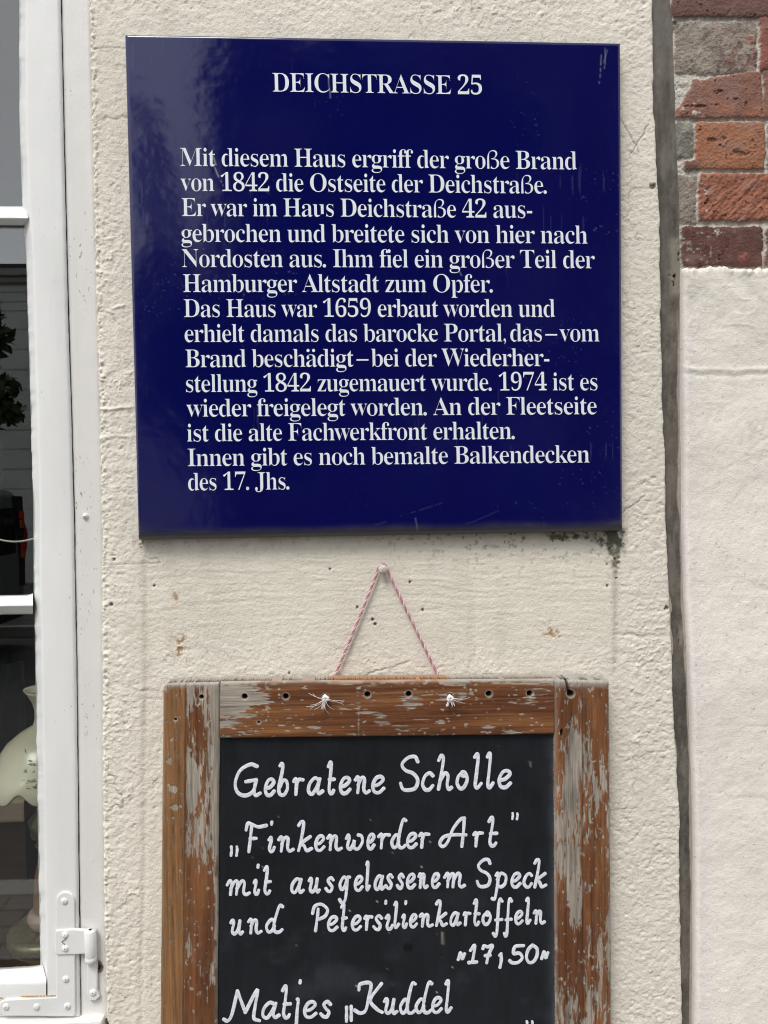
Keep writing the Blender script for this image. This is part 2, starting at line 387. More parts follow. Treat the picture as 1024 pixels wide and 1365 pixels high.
# ------------------------------------------------------------------ cement joint between the houses
def joint():
    z = axis(0, zrow(1405), zrow(-45), 4.2, .0012, .05)
    fl, fr = zline(STRIP_L), zline(STRIP_R)
    s = np.linspace(-.35, 1.10, 80)
    Z = np.repeat(z[:, None], len(s), 1)
    X = fl(z)[:, None] + s[None, :] * (fr(z) - fl(z))[:, None]
    px, py = PIX(X, 0.0, Z)
    h = .0009 * fbm(X * 60, Z * 14, 3) + .0004 * fbm(X * 300, Z * 120, 3) - .0014 * np.clip(fbm(X * 35, Z * 30, 3, .5, 6) - .2, 0, 1)
    h += .0015 * (fr(z)[:, None] - X) / .03 * 0
    c = np.broadcast_to(np.array((.135, .121, .103)), X.shape + (3,)).copy()
    c *= (1 + .45 * fbm(X * 22, Z * 16, 4, .6) + .35 * fbm(X * 60, Z * 40, 3, .6, 77) + .2 * fbm(X * 260, Z * 60, 3) + .2 * fbm(X * 500, Z * 500, 2))[..., None]
    k = sst(.1, .6, fbm(X * 70, Z * 16, 4, .6, 31)); c = mixc(c, np.array((.215, .2, .18)), .55 * k)
    k = sst(260, 30, py); c = mixc(c, np.array((.24, .225, .205)), .45 * k)
    for x, y, rx, ry in ((893, 115, 5, 60), (882, 170, 4, 34), (876, 235, 7, 5), (889, 150, 3, 30)):
        k = blob(px, py, x, y, rx, ry) * (1 + .5 * fbm(X * 150, Z * 60, 3)); c = mixc(c, np.array((.09, .075, .06)), np.clip(.7 * k, 0, 1))
    # the cracked bits at the right-hand lip
    for y0, y1 in ((310, 400), (835, 870)):
        m = sst(y0, y0 + 12, py) * sst(y1, y1 - 12, py) * sst(.45, .75, (X - fl(z)[:, None]) / (fr(z) - fl(z))[:, None])
        cr = sst(.86, .93, ridged(X * 75, Z * 55, 2, 3))
        h += m * (.0012 - .004 * cr); c = mixc(c, np.array((.33, .30, .25)), .5 * m); c = mixc(c, np.array((.03, .025, .02)), np.clip(m * cr, 0, 1))
    # paint that ran onto the joint
    k = sst(.0, .05, (.16 + .30 * fbm(Z * 22, Z * 0 + 2, 3) - (X - fl(z)[:, None]) / (fr(z) - fl(z))[:, None])) * sst(760, 790, py) * (sst(1105, 1085, py))
    c = mixc(c, np.array((.50, .455, .38)), .85 * k); h += .0012 * k
    k = sst(.82, .90, (X - fl(z)[:, None]) / (fr(z) - fl(z))[:, None] + .12 * fbm(Z * 30, Z * 0 + 7, 3)) * sst(400, 470, py); c = mixc(c, np.array((.46, .41, .36)), .7 * k)
    o = grid('cement_joint', np.stack([X, .006 - h, Z], -1), M_CEMENT, None, c, flip=True)
    tag(o, 'narrow grey cement joint running down between the cream wall and the brick wall', 'joint')
joint()

# ------------------------------------------------------------------ neighbouring house: bricks above, render below
BR = [  # photo pixels, sRGB colour, face roughness
    (897, -47, 1043, 21, (122, 82, 74), 1.0), (1015, 22, 1152, 92, (150, 84, 70), 1.0), (903, 27, 1010, 96, (152, 138, 122), 2.2),
    (902, 91, 1138, 156, (152, 100, 80), 1.0), (929, 162, 1021, 224, (172, 106, 64), 1.3), (903, 162, 926, 208, (128, 124, 112), 2.0), (914, 213, 934, 224, (128, 86, 74), .8),
    (1027, 163, 1160, 224, (135, 92, 80), 1.0), (934, 230, 1078, 293, (164, 96, 64), 1.7), (906, 232, 930, 296, (150, 134, 118), 2.0), (911, 301, 1018, 354, (110, 68, 60), .8), (1024, 302, 1160, 354, (128, 78, 68), 1.0)]
def right_wall():
    t = thing('brick_house_wall', 'old brick house wall with pinkish white render below the bricks', 'wall', (0, 0, 0))
    fr = zline(STRIP_R)
    zb = zrow(356)
    # bricks
    z = axis(zb - .02, zb - .019, zrow(-45), 4.2, .00085, .012)
    fine = np.arange(0, .16, .00085); x = np.concatenate([[-.003], fine, np.arange(.16, 1.6, .012)])
    Z = np.repeat(z[:, None], len(x), 1); X = fr(z)[:, None] + x[None, :]
    px, py = PIX(X, 0.0, Z)
    wx = px + 2.4 * fbm(X * 70, Z * 70, 3) + 1.8 * fbm(X * 260, Z * 260, 3, .6, 4); wy = py + 2.0 * fbm(X * 50, Z * 50, 3, .5, 7) + 1.6 * fbm(X * 240, Z * 260, 3, .6)
    bricks = list(BR)
    r = random.Random(3)
    pal = [(122, 82, 74), (140, 88, 70), (158, 92, 58), (110, 68, 60), (150, 84, 66), (132, 88, 78)]
    for row in range(-34, 6):
        y0 = 302 - 68.5 * (5 - row) if row < 0 else None
        ys = [(-47, 21), (22, 96), (101, 156), (162, 224), (230, 293), (301, 354)]
        ya, yb = ys[row] if row >= 0 else (-47 + row * 69, 16 + row * 69)
        xx = 897 if row < 0 else {0: 1050, 1: 1160, 2: 1146, 3: 1168, 4: 1086, 5: 1168}[row]
        k = 0
        while xx < 2500:
            wd = (230, 112)[(k + row) % 2] * r.uniform(.95, 1.05)
            bricks.append((xx, ya, xx + wd, yb, r.choice(pal), 1.0)); xx += wd + r.uniform(6, 9); k += 1
    h = np.full(X.shape, -.0042) + .0012 * fbm(X * 150, Z * 150, 4) + .0006 * fbm(X * 500, Z * 500, 2)
    c = np.broadcast_to(lin(200, 192, 178), X.shape + (3,)).copy() * (1 + .18 * fbm(X * 60, Z * 60, 3) + .16 * fbm(X * 500, Z * 500, 2))[..., None]
    lightm = sst(.1, .5, fbm(X * 30, Z * 90, 3, .5, 12)); c = mixc(c, lin(206, 198, 186), .55 * lightm)
    f1 = fbm(X * 120, Z * 160, 4, .6); f2 = fbm(X * 420, Z * 420, 3, .6); f3 = fbm(X * 45, Z * 45, 3)
    diag = fbm((X - Z) * 150, (X + Z) * 45, 3)
    for (x0, y0, x1, y1, cc, rg) in bricks:
        if x0 > 2450: continue
        cxp, cyp, hw, hh = (x0 + x1) / 2, (y0 + y1) / 2, (x1 - x0) / 2, (y1 - y0) / 2
        yy = wy
        qx, qy = np.abs(wx - cxp) - hw + 3, np.abs(yy - cyp) - hh + 3
        sd = np.hypot(np.clip(qx, 0, None), np.clip(qy, 0, None)) + np.minimum(np.maximum(qx, qy), 0) - 4
        sd = sd + .8 * fbm(X * 500, Z * 500, 2)
        if (x0, y0) == (902, 91):                                                      # broken, slanting end
            sd = np.maximum(sd, -((wx - 902) * 2.0 - (150 - wy)) * .45 + 2.5 * fbm(X * 160, Z * 160, 3))
            sd = np.maximum(sd, (105 - np.clip(wx - 924, 0, 85) * .145 - wy) + 1.2 * fbm(X * 160, Z * 160, 2))
            sd = np.maximum(sd, 1.6 - np.abs(wx - 1018) - .08 * np.clip(wy - 108, 0, 99))
        m = sst(1.2, -1.6, sd)
        grey = cc[0] - cc[2] < 35
        bh = .0 + .0008 * f3 + min(rg, 1.5) * (.0005 * f1 + .0005 * f2)
        if cc == (164, 96, 64): bh = bh + .0016 * diag
        if not grey: bh = bh - .0035 * np.clip(f1 - .45, 0, 1) * 2
        bh = bh - .0016 * np.exp(np.clip(sd, -30, 0) / 3.0)
        if grey: bh = bh - .002
        h = h * (1 - m) + bh * m
        bc = lin(*cc)[None, None, :] * (1 + .22 * f3 + .16 * f1 + .14 * f2)[..., None]
        if not grey:
            bc = mixc(bc, lin(150, 118, 108), .45 * sst(.15, .6, fbm(X * 38, Z * 60, 3, .5, x0)))
            bc = mixc(bc, lin(176, 100, 54), .45 * sst(.1, .6, fbm(X * 30, Z * 34, 3, .5, y0 + 5)) * (cc[0] > 125))
            bc = mixc(bc, lin(60, 40, 36), .6 * sst(.35, .6, f1))
        else:
            bc = mixc(bc, lin(124, 88, 78), .8 * sst(-.15, .35, fbm(X * 75, Z * 50, 4, .65, 41)) * sst(930, 985, px)); bc = mixc(bc, lin(150, 84, 62), .7 * sst(.15, .45, fbm(X * 110, Z * 130, 3, .6, 47)) * sst(950, 990, px)); bc = mixc(bc, lin(88, 76, 66), .6 * sst(.2, .5, fbm(X * 130, Z * 110, 4, .6, 43)))
            bc = mixc(bc, lin(172, 166, 152), .5 * sst(.1, .5, f1))
        if cc == (110, 68, 60): bc = mixc(bc, lin(176, 162, 150), .75 * sst(.25, .6, fbm(X * 240, Z * 240, 3)) * np.clip(blob(px, py, 928, 335, 30, 26) + .6 * blob(px, py, 1000, 306, 26, 8), 0, 1))
        c = c * (1 - m[..., None]) + bc * m[..., None]
    for x, y, rx, ry, cc in ((1003, 53, 8, 5, (178, 92, 56)), (992, 43, 6, 2, (160, 92, 66)), (1006, 41, 4, 2, (160, 92, 66)), (992, 342, 7, 7, (176, 92, 74)), (957, 33, 6, 4, (170, 130, 118)), (910, 320, 4, 6, (165, 158, 142))):
        k = sst(.35, .6, blob(px, py, x, y, rx * 1.3, ry * 1.3) * (1 + .5 * f1)); c = mixc(c, lin(*cc) * (1 + .5 * f2)[..., None], .6 * k * np.clip(.7 + f2 * 1.2, 0, 1))
    for x, y, rx, ry in ((957, 122, 7, 3), (950, 186, 6, 3), (965, 183, 4, 3), (928, 141, 12, 2), (902, 31, 4, 6), (990, 203, 14, 5)):
        k = sst(.35, .7, blob(px, py, x, y, rx * 1.2, ry * 1.2) * (1 + 1.2 * f1 + .8 * f2)); c = mixc(c, lin(70, 52, 46), .5 * k); h -= .0018 * k
    k = sst(.3, .5, fbm(X * 200, Z * 200, 2, .5, 51)) * np.clip(blob(px, py, 922, 146, 16, 12) + blob(px, py, 938, 260, 7, 36) + blob(px, py, 950, 310, 14, 5), 0, 1)
    c = mixc(c, lin(214, 206, 184), .9 * k); h += .0012 * k
    lum = c.mean(-1, keepdims=True); c = (lum + (c - lum) * .72) * 1.0
    Y = .001 - h
    Y[:, 0] = .03
    grid('brickwork', np.stack([X, Y, Z], -1), M_BRICK, t, c, flip=True)
    # render
    z = axis(0, zrow(1405), zb - .01, zb, .0013, .05)
    z = np.concatenate([z[z < zb - .0005], [zb - .0004, zb, zb]])
    x = np.concatenate([[0, 0], np.arange(0, .022, .0008), np.arange(.022, .17, .0014), np.arange(.17, 1.6, .03)])
    Z = np.repeat(z[:, None], len(x), 1); X = fr(z)[:, None] + x[None, :]
    D = np.repeat(x[None, :], len(z), 0)
    px, py = PIX(X, 0.0, Z)
    h = .003 * fbm(X * 10, Z * 10, 3) + .00045 * fbm(X * 60, Z * 60, 3, .55) + .00036 * fbm(X * 200, Z * 200, 3, .6)
    up = sst(560, 420, py)
    h += up * (.0010 * fbm((X + Z) * 40, (X - Z) * 14, 3) + .0011 * np.clip(ridged(X * 45, Z * 60, 2) - .7, 0, 1) * 2)
    h += .0009 * np.exp(-((py - 492 - 5 * fbm(X * 25, Z * 0)) / 3) ** 2) - .0007 * np.exp(-((py - 500 - 5 * fbm(X * 25, Z * 0)) / 3) ** 2)
    h += sst(1365, 1000, py) * .0003 * np.clip(ridged(X * 30, Z * 30, 2, 8) - .8, 0, 1) * 3
    h += .007 * np.sqrt(np.clip(1 - (1 - np.clip(D / .0055, 0, 1)) ** 2, 0, 1)) + .0005 * np.exp(-((D - .006) / .006) ** 2)
    zt = zb + .0022 * fbm(X * 55, X * 0 + 2, 3) + .0022 * fbm(X * 210, X * 0 + 5, 3)
    top = np.clip((zt - Z) / .006, 0, 1); h = h * (.25 + .75 * np.sqrt(np.clip(1 - (1 - top) ** 2, 0, 1))) + .0030 * np.exp(-((zt - .003 - Z) / .0025) ** 2) * np.clip(.4 + 1.6 * fbm(X * 130, X * 0 + 9, 3), 0, 1)
    Z = np.where(Z > zb - .02, Z + (zt - zb) * sst(zb - .02, zb, Z), Z)
    c = np.broadcast_to(np.array((.84, .785, .71)), X.shape + (3,)).copy() * (1 + .03 * fbm(X * 14, Z * 14, 3) + .03 * fbm(X * 300, Z * 300, 2))[..., None]
    c = mixc(c, np.array((.76, .715, .64)), .85 * sst(620, 380, py + 90 * fbm(X * 9, Z * 9, 2)))
    c = mixc(c, np.array((.80, .75, .76)), .4 * sst(.03, .0, D) * sst(380, 460, py))
    k = sst(.70, .80, fbm(X * 300, Z * 260, 2, .5, 61)); c = mixc(c, np.array((.3, .26, .22)), .5 * k)
    k = np.exp(-((py - 505 - 4 * fbm(X * 40, Z * 0)) / 1.6) ** 2) * sst(.25, .0, np.abs(fbm(X * 20, Z * 0 + 4, 2))); c = mixc(c, np.array((.45, .40, .34)), .35 * k)
    c *= (1 + .03 * fbm(X * 6, Z * 4, 3, .5, 52) + .025 * fbm(X * 26, Z * 5, 3, .5, 57))[..., None]
    k = sst(.965, .99, ridged(X * 12 + .5 * fbm(X * 40, Z * 40, 3), Z * 10, 1, 76)) * sst(.05, .3, fbm(X * 8, Z * 8, 2, .5, 74)); c = mixc(c, np.array((.50, .45, .40)), .2 * k); h -= .0003 * k
    Y = .003 - h
    Y[:, 0] = .03; Y[:, 1] = .006; Y[-1] = .012
    grid('render', np.stack([X, Y, Z], -1), M_PLASTER, t, c, flip=True)
right_wall()

# ------------------------------------------------------------------ lofted woodwork of the window
def loft(name, rows, prof, m, parent, wob=0.0, seed=0):
    """rows: photo y values; prof: list of (pixel polyline points [(px,py)..], depth) swept down the rows"""
    rows = np.asarray(rows, float)
    pos = np.zeros((len(rows), len(prof), 3))
    for j, (line, dep, wb) in enumerate(prof):
        xs = np.interp(rows, [p[1] for p in line], [p[0] for p in line])
        xs = xs + wb * (fbm(rows * .035, rows * 0 + seed + j * .13, 3) + .7 * fbm(rows * .12, rows * 0 + seed + 7, 2))
        pos[:, j] = P(xs, rows, dep)
    return grid(name, pos, m, parent)
def shift(line, d): return [(x + d, y) for x, y in line]
# inner edge of the glass, pane by pane
G1 = [(12, -420), (26.6, 0), (27, 160), (30, 250), (32, 277)]
G2 = [(33, 302), (36, 345), (40, 480), (44, 620), (45.5, 680), (46, 794)]
G3 = [(47, 819), (50, 1000), (53, 1200), (55, 1290), (61.5, 1309), (61.8, 1365)]
GL = G1 + G2 + G3
def window():
    base = P(-240, 1400, .0)
    t = thing('casement_window', 'white painted casement window with glazing bars left of the blue sign', 'window', base)
    rows = np.concatenate([np.arange(-420, -40, 20), np.arange(-40, 1360, 2.5)])
    # jamb
    jl = shift(GAP, .55)
    o = loft('jamb', rows, [(jl, .03, 0), (jl, .0025, .5), (shift(jl, 1.0), .0012, .3), (shift(jl, 8), .001, 0), (shift(JAMB, -14), .0012, 0), (shift(JAMB, -5), .0008, 0), (shift(JAMB, 4), .001, 0), (shift(JAMB, 4), .03, 0)], M_PAINT2, t, seed=2)
    # stile with putty chamfer
    outer = shift(GL[:-3], 7.5) + [(62.2, 1290), (63, 1309), (63.3, 1365)]
    gp = shift(GAP, -.55)
    rs = np.concatenate([np.arange(-420, -40, 20), np.arange(-40, 1356, 2.5)])
    loft('stile', rs, [(shift(GL, -1), .034, 0), (GL, .016, 1.7), (shift(GL, 1.2), .0125, 1.7), (shift(outer, -.4), .0005, .3), (shift(outer, .8), -.0012, .25), (shift(outer, 4), -.002, 0), (shift(gp, -6), -.0022, 0), (shift(gp, -1.2), -.0018, .3), (gp, .0005, .4), (gp, .03, 0)], M_PAINT, t, seed=5)
    # glazing bars and bottom rail: swept along x
    def bar(name, ytop, ymid, ybot, m):
        xs = np.concatenate([np.arange(-540, -20, 30), np.arange(-20, 46, 2.0)])
        pr = [(ytop - 2, .034, 0), (ytop, .014, .7), (ytop + 1.5, .0125, .7), (ymid - 2.5, .001, .35), (ymid - .5, -.0005, .2), (ymid + .5, .0005, .2), (ymid + 1, .006, .2), (ybot, .0135, .6), (ybot + 1, .034, 0)]
        pos = np.zeros((len(xs), len(pr), 3))
        for j, (y, d, wb) in enumerate(pr):
            sl = .012 * (xs - 30) * (-1 if ytop > 700 else 1)
            fil = 7 * np.exp(-np.clip(46 - xs, 0, 60) / 4.0) * (1 if j < 3 else 0)
            ys = y + sl + wb * fbm(xs * .08, xs * 0 + j * .2 + ytop, 3) - fil * .6
            xe = np.minimum(xs, np.interp(ys, [p[1] for p in GL], [p[0] for p in GL]) + (5 if j > 2 else 2))
            pos[:, j] = P(xe, ys, d)
        return grid(name, pos, m, t, flip=True)
    bar('glazing_bar', 277, 291.5, 300, M_PAINT)
    bar('glazing_bar', 795, 808, 818, M_PAINT)
    xs = np.concatenate([np.arange(-540, -20, 30), np.arange(-20, 62.1, 2.0)])
    pr = [(1290, .034), (1292, .016), (1293.5, .0125), (1308, .0006), (1310, -.0012), (1313, -.0021), (1348, -.0021), (1353, -.0014), (1355, .004), (1355, .03)]
    pos = np.zeros((len(xs), len(pr), 3))
    for j, (y, d) in enumerate(pr):
        ys = y - .06 * np.clip(xs, 0, None) * (1 if j < 5 else .0) + .5 * fbm(xs * .08, xs * 0 + j, 3) - (5 * np.exp(-np.clip(60 - xs, 0, 80) / 4) if j < 3 else 0)
        xe = np.minimum(xs, 56 + .35 * max(0, y - 1292) if j < 5 else 61.6)
        pos[:, j] = P(xe, ys, d)
    grid('bottom_rail', pos, M_PAINT, t, flip=True)
    # outer sill below, top rail and far stile out of the frame
    lo = P(-640, 1470, .05); hi = P(118, 1358, -.006)
    box('sill', (lo[0], -.012, lo[2]), (float(P(141, 1400)[0]), .05, hi[2]), M_PAINT2, t, .004)
    a = P(-600, -420, 0); b = P(10, -370, 0)
    box('top_rail', (a[0], -.002, b[2]), (float(P(70, -400)[0]), .034, a[2]), M_PAINT, t, .003)
    a = P(-635, 1356, 0); b = P(-535, -420, 0)
    box('far_stile', (a[0], -.002, a[2]), (b[0], .034, b[2]), M_PAINT, t, .003)
    # panes
    g = bpy.data.materials.new('old window glass'); g.use_nodes = True
    n = g.node_tree.nodes; L = g.node_tree.links
    n.remove(n['Principled BSDF'])
    tr = n.new('ShaderNodeBsdfTransparent'); tr.inputs[0].default_value = (.93, .95, .94, 1)
    gl = n.new('ShaderNodeBsdfGlossy'); gl.inputs['Roughness'].default_value = .0; gl.inputs['Color'].default_value = (1, 1, 1, 1)
    lw = n.new('ShaderNodeLayerWeight'); lw.inputs['Blend'].default_value = .5
    pw = n.new('ShaderNodeMath'); pw.operation = 'POWER'; pw.inputs[1].default_value = 5; L.new(lw.outputs['Facing'], pw.inputs[0])
    fr = n.new('ShaderNodeMapRange'); fr.inputs['To Min'].default_value = .080; fr.inputs['To Max'].default_value = 1; L.new(pw.outputs[0], fr.inputs[0])
    tc = n.new('ShaderNodeTexCoord'); no = n.new('ShaderNodeTexNoise'); no.inputs['Scale'].default_value = 5; no.inputs['Detail'].default_value = 1
    L.new(tc.outputs['Object'], no.inputs['Vector'])
    bp = n.new('ShaderNodeBump'); bp.inputs['Strength'].default_value = .02; bp.inputs['Distance'].default_value = .01
    L.new(no.outputs['Fac'], bp.inputs['Height']); L.new(bp.outputs[0], gl.inputs['Normal'])
    mx = n.new('ShaderNodeMixShader'); L.new(fr.outputs[0], mx.inputs[0]); L.new(tr.outputs[0], mx.inputs[1]); L.new(gl.outputs[0], mx.inputs[2])
    L.new(mx.outputs[0], n['Material Output'].inputs[0])
    for y0, y1 in ((-420, 290), (290, 807), (807, 1300)):
        x0 = P(-545, y0, .016)[0]
        lo = P(-545, y1, .016); 
        box('pane', (lo[0], .0155, lo[2]), (float(P(62, y1, .016)[0]), .0185, float(P(-545, y0, .016)[2])), g, t)
    # strap hinge, thickly painted
    hg = []
    def plate(pts, y0, y1, name, parent, bev=.0012):
        bm = bmesh.new()
        vs = [bm.verts.new(P(x, y, y1)) for x, y in pts]; f = bm.faces.new(vs)
        r = bmesh.ops.extrude_face_region(bm, geom=[f]); 
        for v in [v for v in r['geom'] if isinstance(v, bmesh.types.BMVert)]: v.co.y = y0
        bm.normal_update()
        fr_ = [e for e in bm.edges if all(abs(v.co.y - y0) < 1e-5 for v in e.verts)]
        bmesh.ops.bevel(bm, geom=fr_, offset=bev, segments=3, affect='EDGES', profile=.5)
        return mkbm(name, bm, M_PAINT2 if parent is None else M_PAINT, parent)
    ang = np.linspace(math.pi, 0, 9)
    arc = [(88.5 + 12.5 * math.cos(a), 1200 - 13 * math.sin(a)) for a in ang]
    foot = [(6, 1351), (1.5, 1346), (0, 1339), (4, 1332), (12, 1330)]
    pl = plate(arc + [(102, 1349), (99, 1352.5)] + foot + [(77, 1326.5)], -.0048, -.001, 'hinge', t)
    plate([(75, 1240), (77, 1238), (100, 1236.5), (117, 1238), (117, 1269), (100, 1270), (77, 1270.5), (75, 1268)], -.0068, -.003, 'cross_plate', pl)
    plate([(118, 1281), (131, 1281), (131, 1318), (134, 1326), (129, 1331), (120, 1331), (117, 1324)], -.0040, .0, 'pin_plate', pl)
    c0 = P(121.5, 1282, -.0062); c1 = P(121.5, 1239.5, -.0062)
    L_ = c1[2] - c0[2]; r = .0068
    V, F = lathe(c0, [(r * .8, 0), (r * 1.02, .0012), (r * 1.02, .006), (r * .96, .0066), (r, .0075), (r, L_ - .0015), (r * .85, L_), (r * .3, L_ + .0004)], 24)
    mk('knuckle', V, F, M_PAINT, pl)
    for x, y, d in ((86, 1201, -.0048), (87, 1246, -.0068), (87, 1264, -.0068), (88, 1305, -.0048), (90, 1341, -.0048), (49, 1342, -.0048), (8, 1342, -.0048), (124, 1323, -.004)):
        c = P(x, y, d)
        V, F = lathe(c, [(.0042, .0008), (.0041, -.0004), (.0034, -.0014), (.0020, -.0019), (.0006, -.0020)], 14, 'y')
        V = [(a, b + random.uniform(-.0002, .0002), cc) for a, b, cc in V]
        mk('screw', V, F, M_PAINT, pl)
    # the wire curl between two screws
    pts = [P(85 + 3.5 * math.sin(k * .55) * (1 - k / 26), 1249 + k * .75, -.0074) for k in range(18)]
    V, F = tube(pts, .0004, 6); mk('wire', V, F, mat('dull wire', (.25, .24, .22), .5), pl)
    # knot hole in the jamb with brown wood showing; rusty seam on the foot; painted-over nail
    c = P(131.5, 1289, -.0004)
    V, F = lathe(c, [(.0052, .0006), (.0046, -.0005), (.0035, -.0003), (.0026, .0004)], 14, 'y')
    V = [(a * 1 + (a - c[0]) * .1 * math.sin(cc * 4000), b, c[2] + (cc - c[2]) * 1.45) for a, b, cc in V]
    mk('knot_hole', V, F, mat('bare knot', (.16, .10, .06), .9, var=(((600, 600, 600), .6),)), t)
    V, F = join([tube([P(28 + k * 2.2, 1328.3 - .05 * k, -.0049) for k in range(22)], [.0003 + .0005 * abs(math.sin(k * 1.7)) for k in range(22)], 6), tube([P(0, 1331, -.0045), P(3, 1330, -.0047)], .0008, 6)])
    mk('rust_seam', V, F, mat('rust run', (.45, .24, .06), .8), pl)
    c = P(114, 688, .001)
    V, F = lathe(c, [(.0040, .001), (.0034, -.0012), (.0022, -.0030), (.0005, -.0034)], 12, 'y'); mk('nail_stub', V, F, M_PAINT2, t)
    # hidden backing added so the gap reads dark; its colour stands in for shade
    loft('gap_backing', rows, [(shift(GAP, -12), .0298, 0), (shift(GAP, -12), .006, 0), (shift(GAP, 10), .006, 0), (shift(GAP, 10), .0298, 0)], mat('dark gap shade', (.16, .14, .17), .8), t)
    # inner window board
    zb = float(P(58, 1285, .15 - .055)[2]); xl = float(P(-620, 0, 0)[0])
    box('window_board', (xl, .036, zb - .035), (.12, .42, zb), mat('dark stained board', (.035, .022, .016), .45, bumps=(((8, 120, 120), .3, .001),), var=(((6, 90, 90), .3),)), t, .003)
    return zb
ZB = window()

# ------------------------------------------------------------------ inside the room
def room():
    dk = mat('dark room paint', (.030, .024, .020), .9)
    x0 = float(P(-1500, 0)[0]); x1 = .12
    bm = bmesh.new()
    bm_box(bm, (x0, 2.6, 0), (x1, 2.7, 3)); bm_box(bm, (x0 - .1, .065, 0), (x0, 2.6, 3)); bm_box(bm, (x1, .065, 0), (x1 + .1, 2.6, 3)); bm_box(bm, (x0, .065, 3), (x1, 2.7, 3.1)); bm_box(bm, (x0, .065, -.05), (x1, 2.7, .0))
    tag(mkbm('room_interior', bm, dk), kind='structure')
    # oil lamp
    yc = .15
    base = P(68, 1281, yc); base[2] = ZB
    u = (yc + .9) / FPX                              # metres per pixel at the lamp
    zz = lambda py: float(P(58, py, yc)[2]) - ZB
    zf = lambda py, r: max(float(P(58, py, yc - r * u)[2]) - ZB, 0)         # height of a front rim seen at a pixel
    t = thing('table_lamp', 'brass and wood table lamp with scalloped milk glass shade standing behind the lowest pane', 'lamp', base)
    brass = mat('aged brass', (.17, .145, .085), .42, metal=.55, var=(((90, 90, 90), .35),))
    c = tuple(base)
    V, F = lathe(c, [(48 * u, 0), (52 * u, zf(1278, 52)), (52 * u, zf(1268, 52)), (47 * u, zf(1261, 47)), (40 * u, zf(1257, 40)), (33 * u, zf(1250, 33)), (25 * u, zf(1246, 25)), (19 * u, zf(1244, 19))], 48); mk('base', V, F, brass, t)
    cer = mat('pink ceramic', (.34, .25, .22), .25)
    V, F = lathe(c, [(18 * u, zf(1246, 20)), (25 * u, zf(1243, 24)), (28 * u, zf(1235, 28)), (25 * u, zf(1227, 25)), (19 * u, zf(1222, 20))], 40); mk('collar', V, F, cer, t)
    wd = mat('turned wood', (.17, .085, .04), .35, bumps=(((200, 200, 14), .2, .001),), var=(((200, 200, 14), .3),))
    V, F = lathe(c, [(19 * u, zf(1224, 20)), (19 * u, zz(1190)), (17 * u, zz(1165)), (13 * u, zz(1145)), (12 * u, zz(1130)), (16 * u, zz(1124)), (11 * u, zz(1117))], 32); mk('column', V, F, wd, t)
    V, F = lathe(c, [(10 * u, zz(1119)), (20 * u, zz(1112)), (22 * u, zz(1100)), (24 * u, zz(1092)), (14 * u, zz(1080)), (13 * u, zz(1060))], 32); mk('burner', V, F, brass, t)
    sh = bpy.data.materials.new('milk glass'); sh.use_nodes = True
    b = sh.node_tree.nodes['Principled BSDF']; b.inputs['Base Color'].default_value = (.66, .60, .455, 1); b.inputs['Roughness'].default_value = .22
    prof_o = [(23, 920), (25, 917), (21, 923), (15, 934), (12, 945), (12, 956), (14, 965), (31, 975), (47, 988), (58, 1005), (64, 1025), (67, 1042), (69, 1056), (72, 1069)]
    pi = [(r - 2.2, y + .8) for r, y in reversed(prof_o[2:])]
    zb_ = lambda y, r: zz(y) + (zf(y, r) - zz(y)) * float(sst(1000, 1060, y))
    pr = [(r * u, zb_(y, r)) for r, y in prof_o + [(70, 1071)] + pi]
    low = {11: .25, 12: .65, 13: 1.0, 14: 1.0, 15: 1.0, 16: .65, 17: .25}
    V, F = lathe(c, pr, 120, wave=lambda j, a: low.get(j, 0) * 15 * u * (-.35 + (.5 + .5 * math.cos(9 * a - 1.0 + math.pi)) ** 1.6))
    F = F[:-2] + [tuple(((len(pr) - 1) * 120 + k, (len(pr) - 1) * 120 + (k + 1) % 120, (k + 1) % 120, k)) for k in range(120)]
    s = mk('lamp_shade', V, F, sh, t)
    # painted sprig on the shade
    r = random.Random(5); V = []; F = []
    def on(px, py):
        rad = np.interp(py, [y for _, y in prof_o[4:]], [q for q, _ in prof_o[4:]]) * u + .0004
        x = float(P(px, py, yc - rad)[0]) - c[0]; x = max(-rad * .98, min(rad * .98, x))
        return Vector((c[0] + x, c[1] - math.sqrt(max(rad * rad - x * x, 1e-9)), c[2] + zb_(py, rad / u)))
    for k in range(34):
        px = 41 + r.gauss(0, 6); py = 1020 + r.gauss(0, 11); a = r.uniform(0, 6.28); l = r.uniform(2.5, 5); w = l * .38
        pts = [(px + l * math.cos(a), py + l * math.sin(a)), (px - w * math.sin(a), py + w * math.cos(a)), (px - l * math.cos(a), py - l * math.sin(a)), (px + w * math.sin(a), py - w * math.cos(a))]
        o = len(V); V += [on(*p) for p in pts]; F.append((o, o + 1, o + 2, o + 3))
    mk('flower_motif', V, F, mat('painted sprig', (.13, .17, .09), .4, var=(((300, 300, 300), .5),)), s)
    # pale cord in swags behind the middle pane
    xs = np.arange(-530, 63, 3.0)
    ys = 700 + 22 * (1 - ((((xs - 20) / 57.5 + 1) % 2) - 1) ** 2)
    V, F = tube([tuple(P(x, y, .024)) for x, y in zip(xs, ys)], .0011, 8)
    tag(mk('swag_cord', V, F, mat('pale swag cord', (.55, .52, .48), .7)), 'thin pale cord sagging just behind the middle window pane', 'cord')
    # cabinet behind with a worn top edge
    yc = .30
    top = P(-400, 1080, yc); r0 = P(33, 1097, yc)
    wz = mat('dark cabinet wood', (.045, .022, .014), .4, bumps=(((10, 200, 200), .2, .001),), var=(((8, 120, 120), .35),))
    lw = mat('worn pale wood', (.36, .27, .20), .5, bumps=(((10, 300, 300), .2, .001),), var=(((8, 150, 150), .2),))
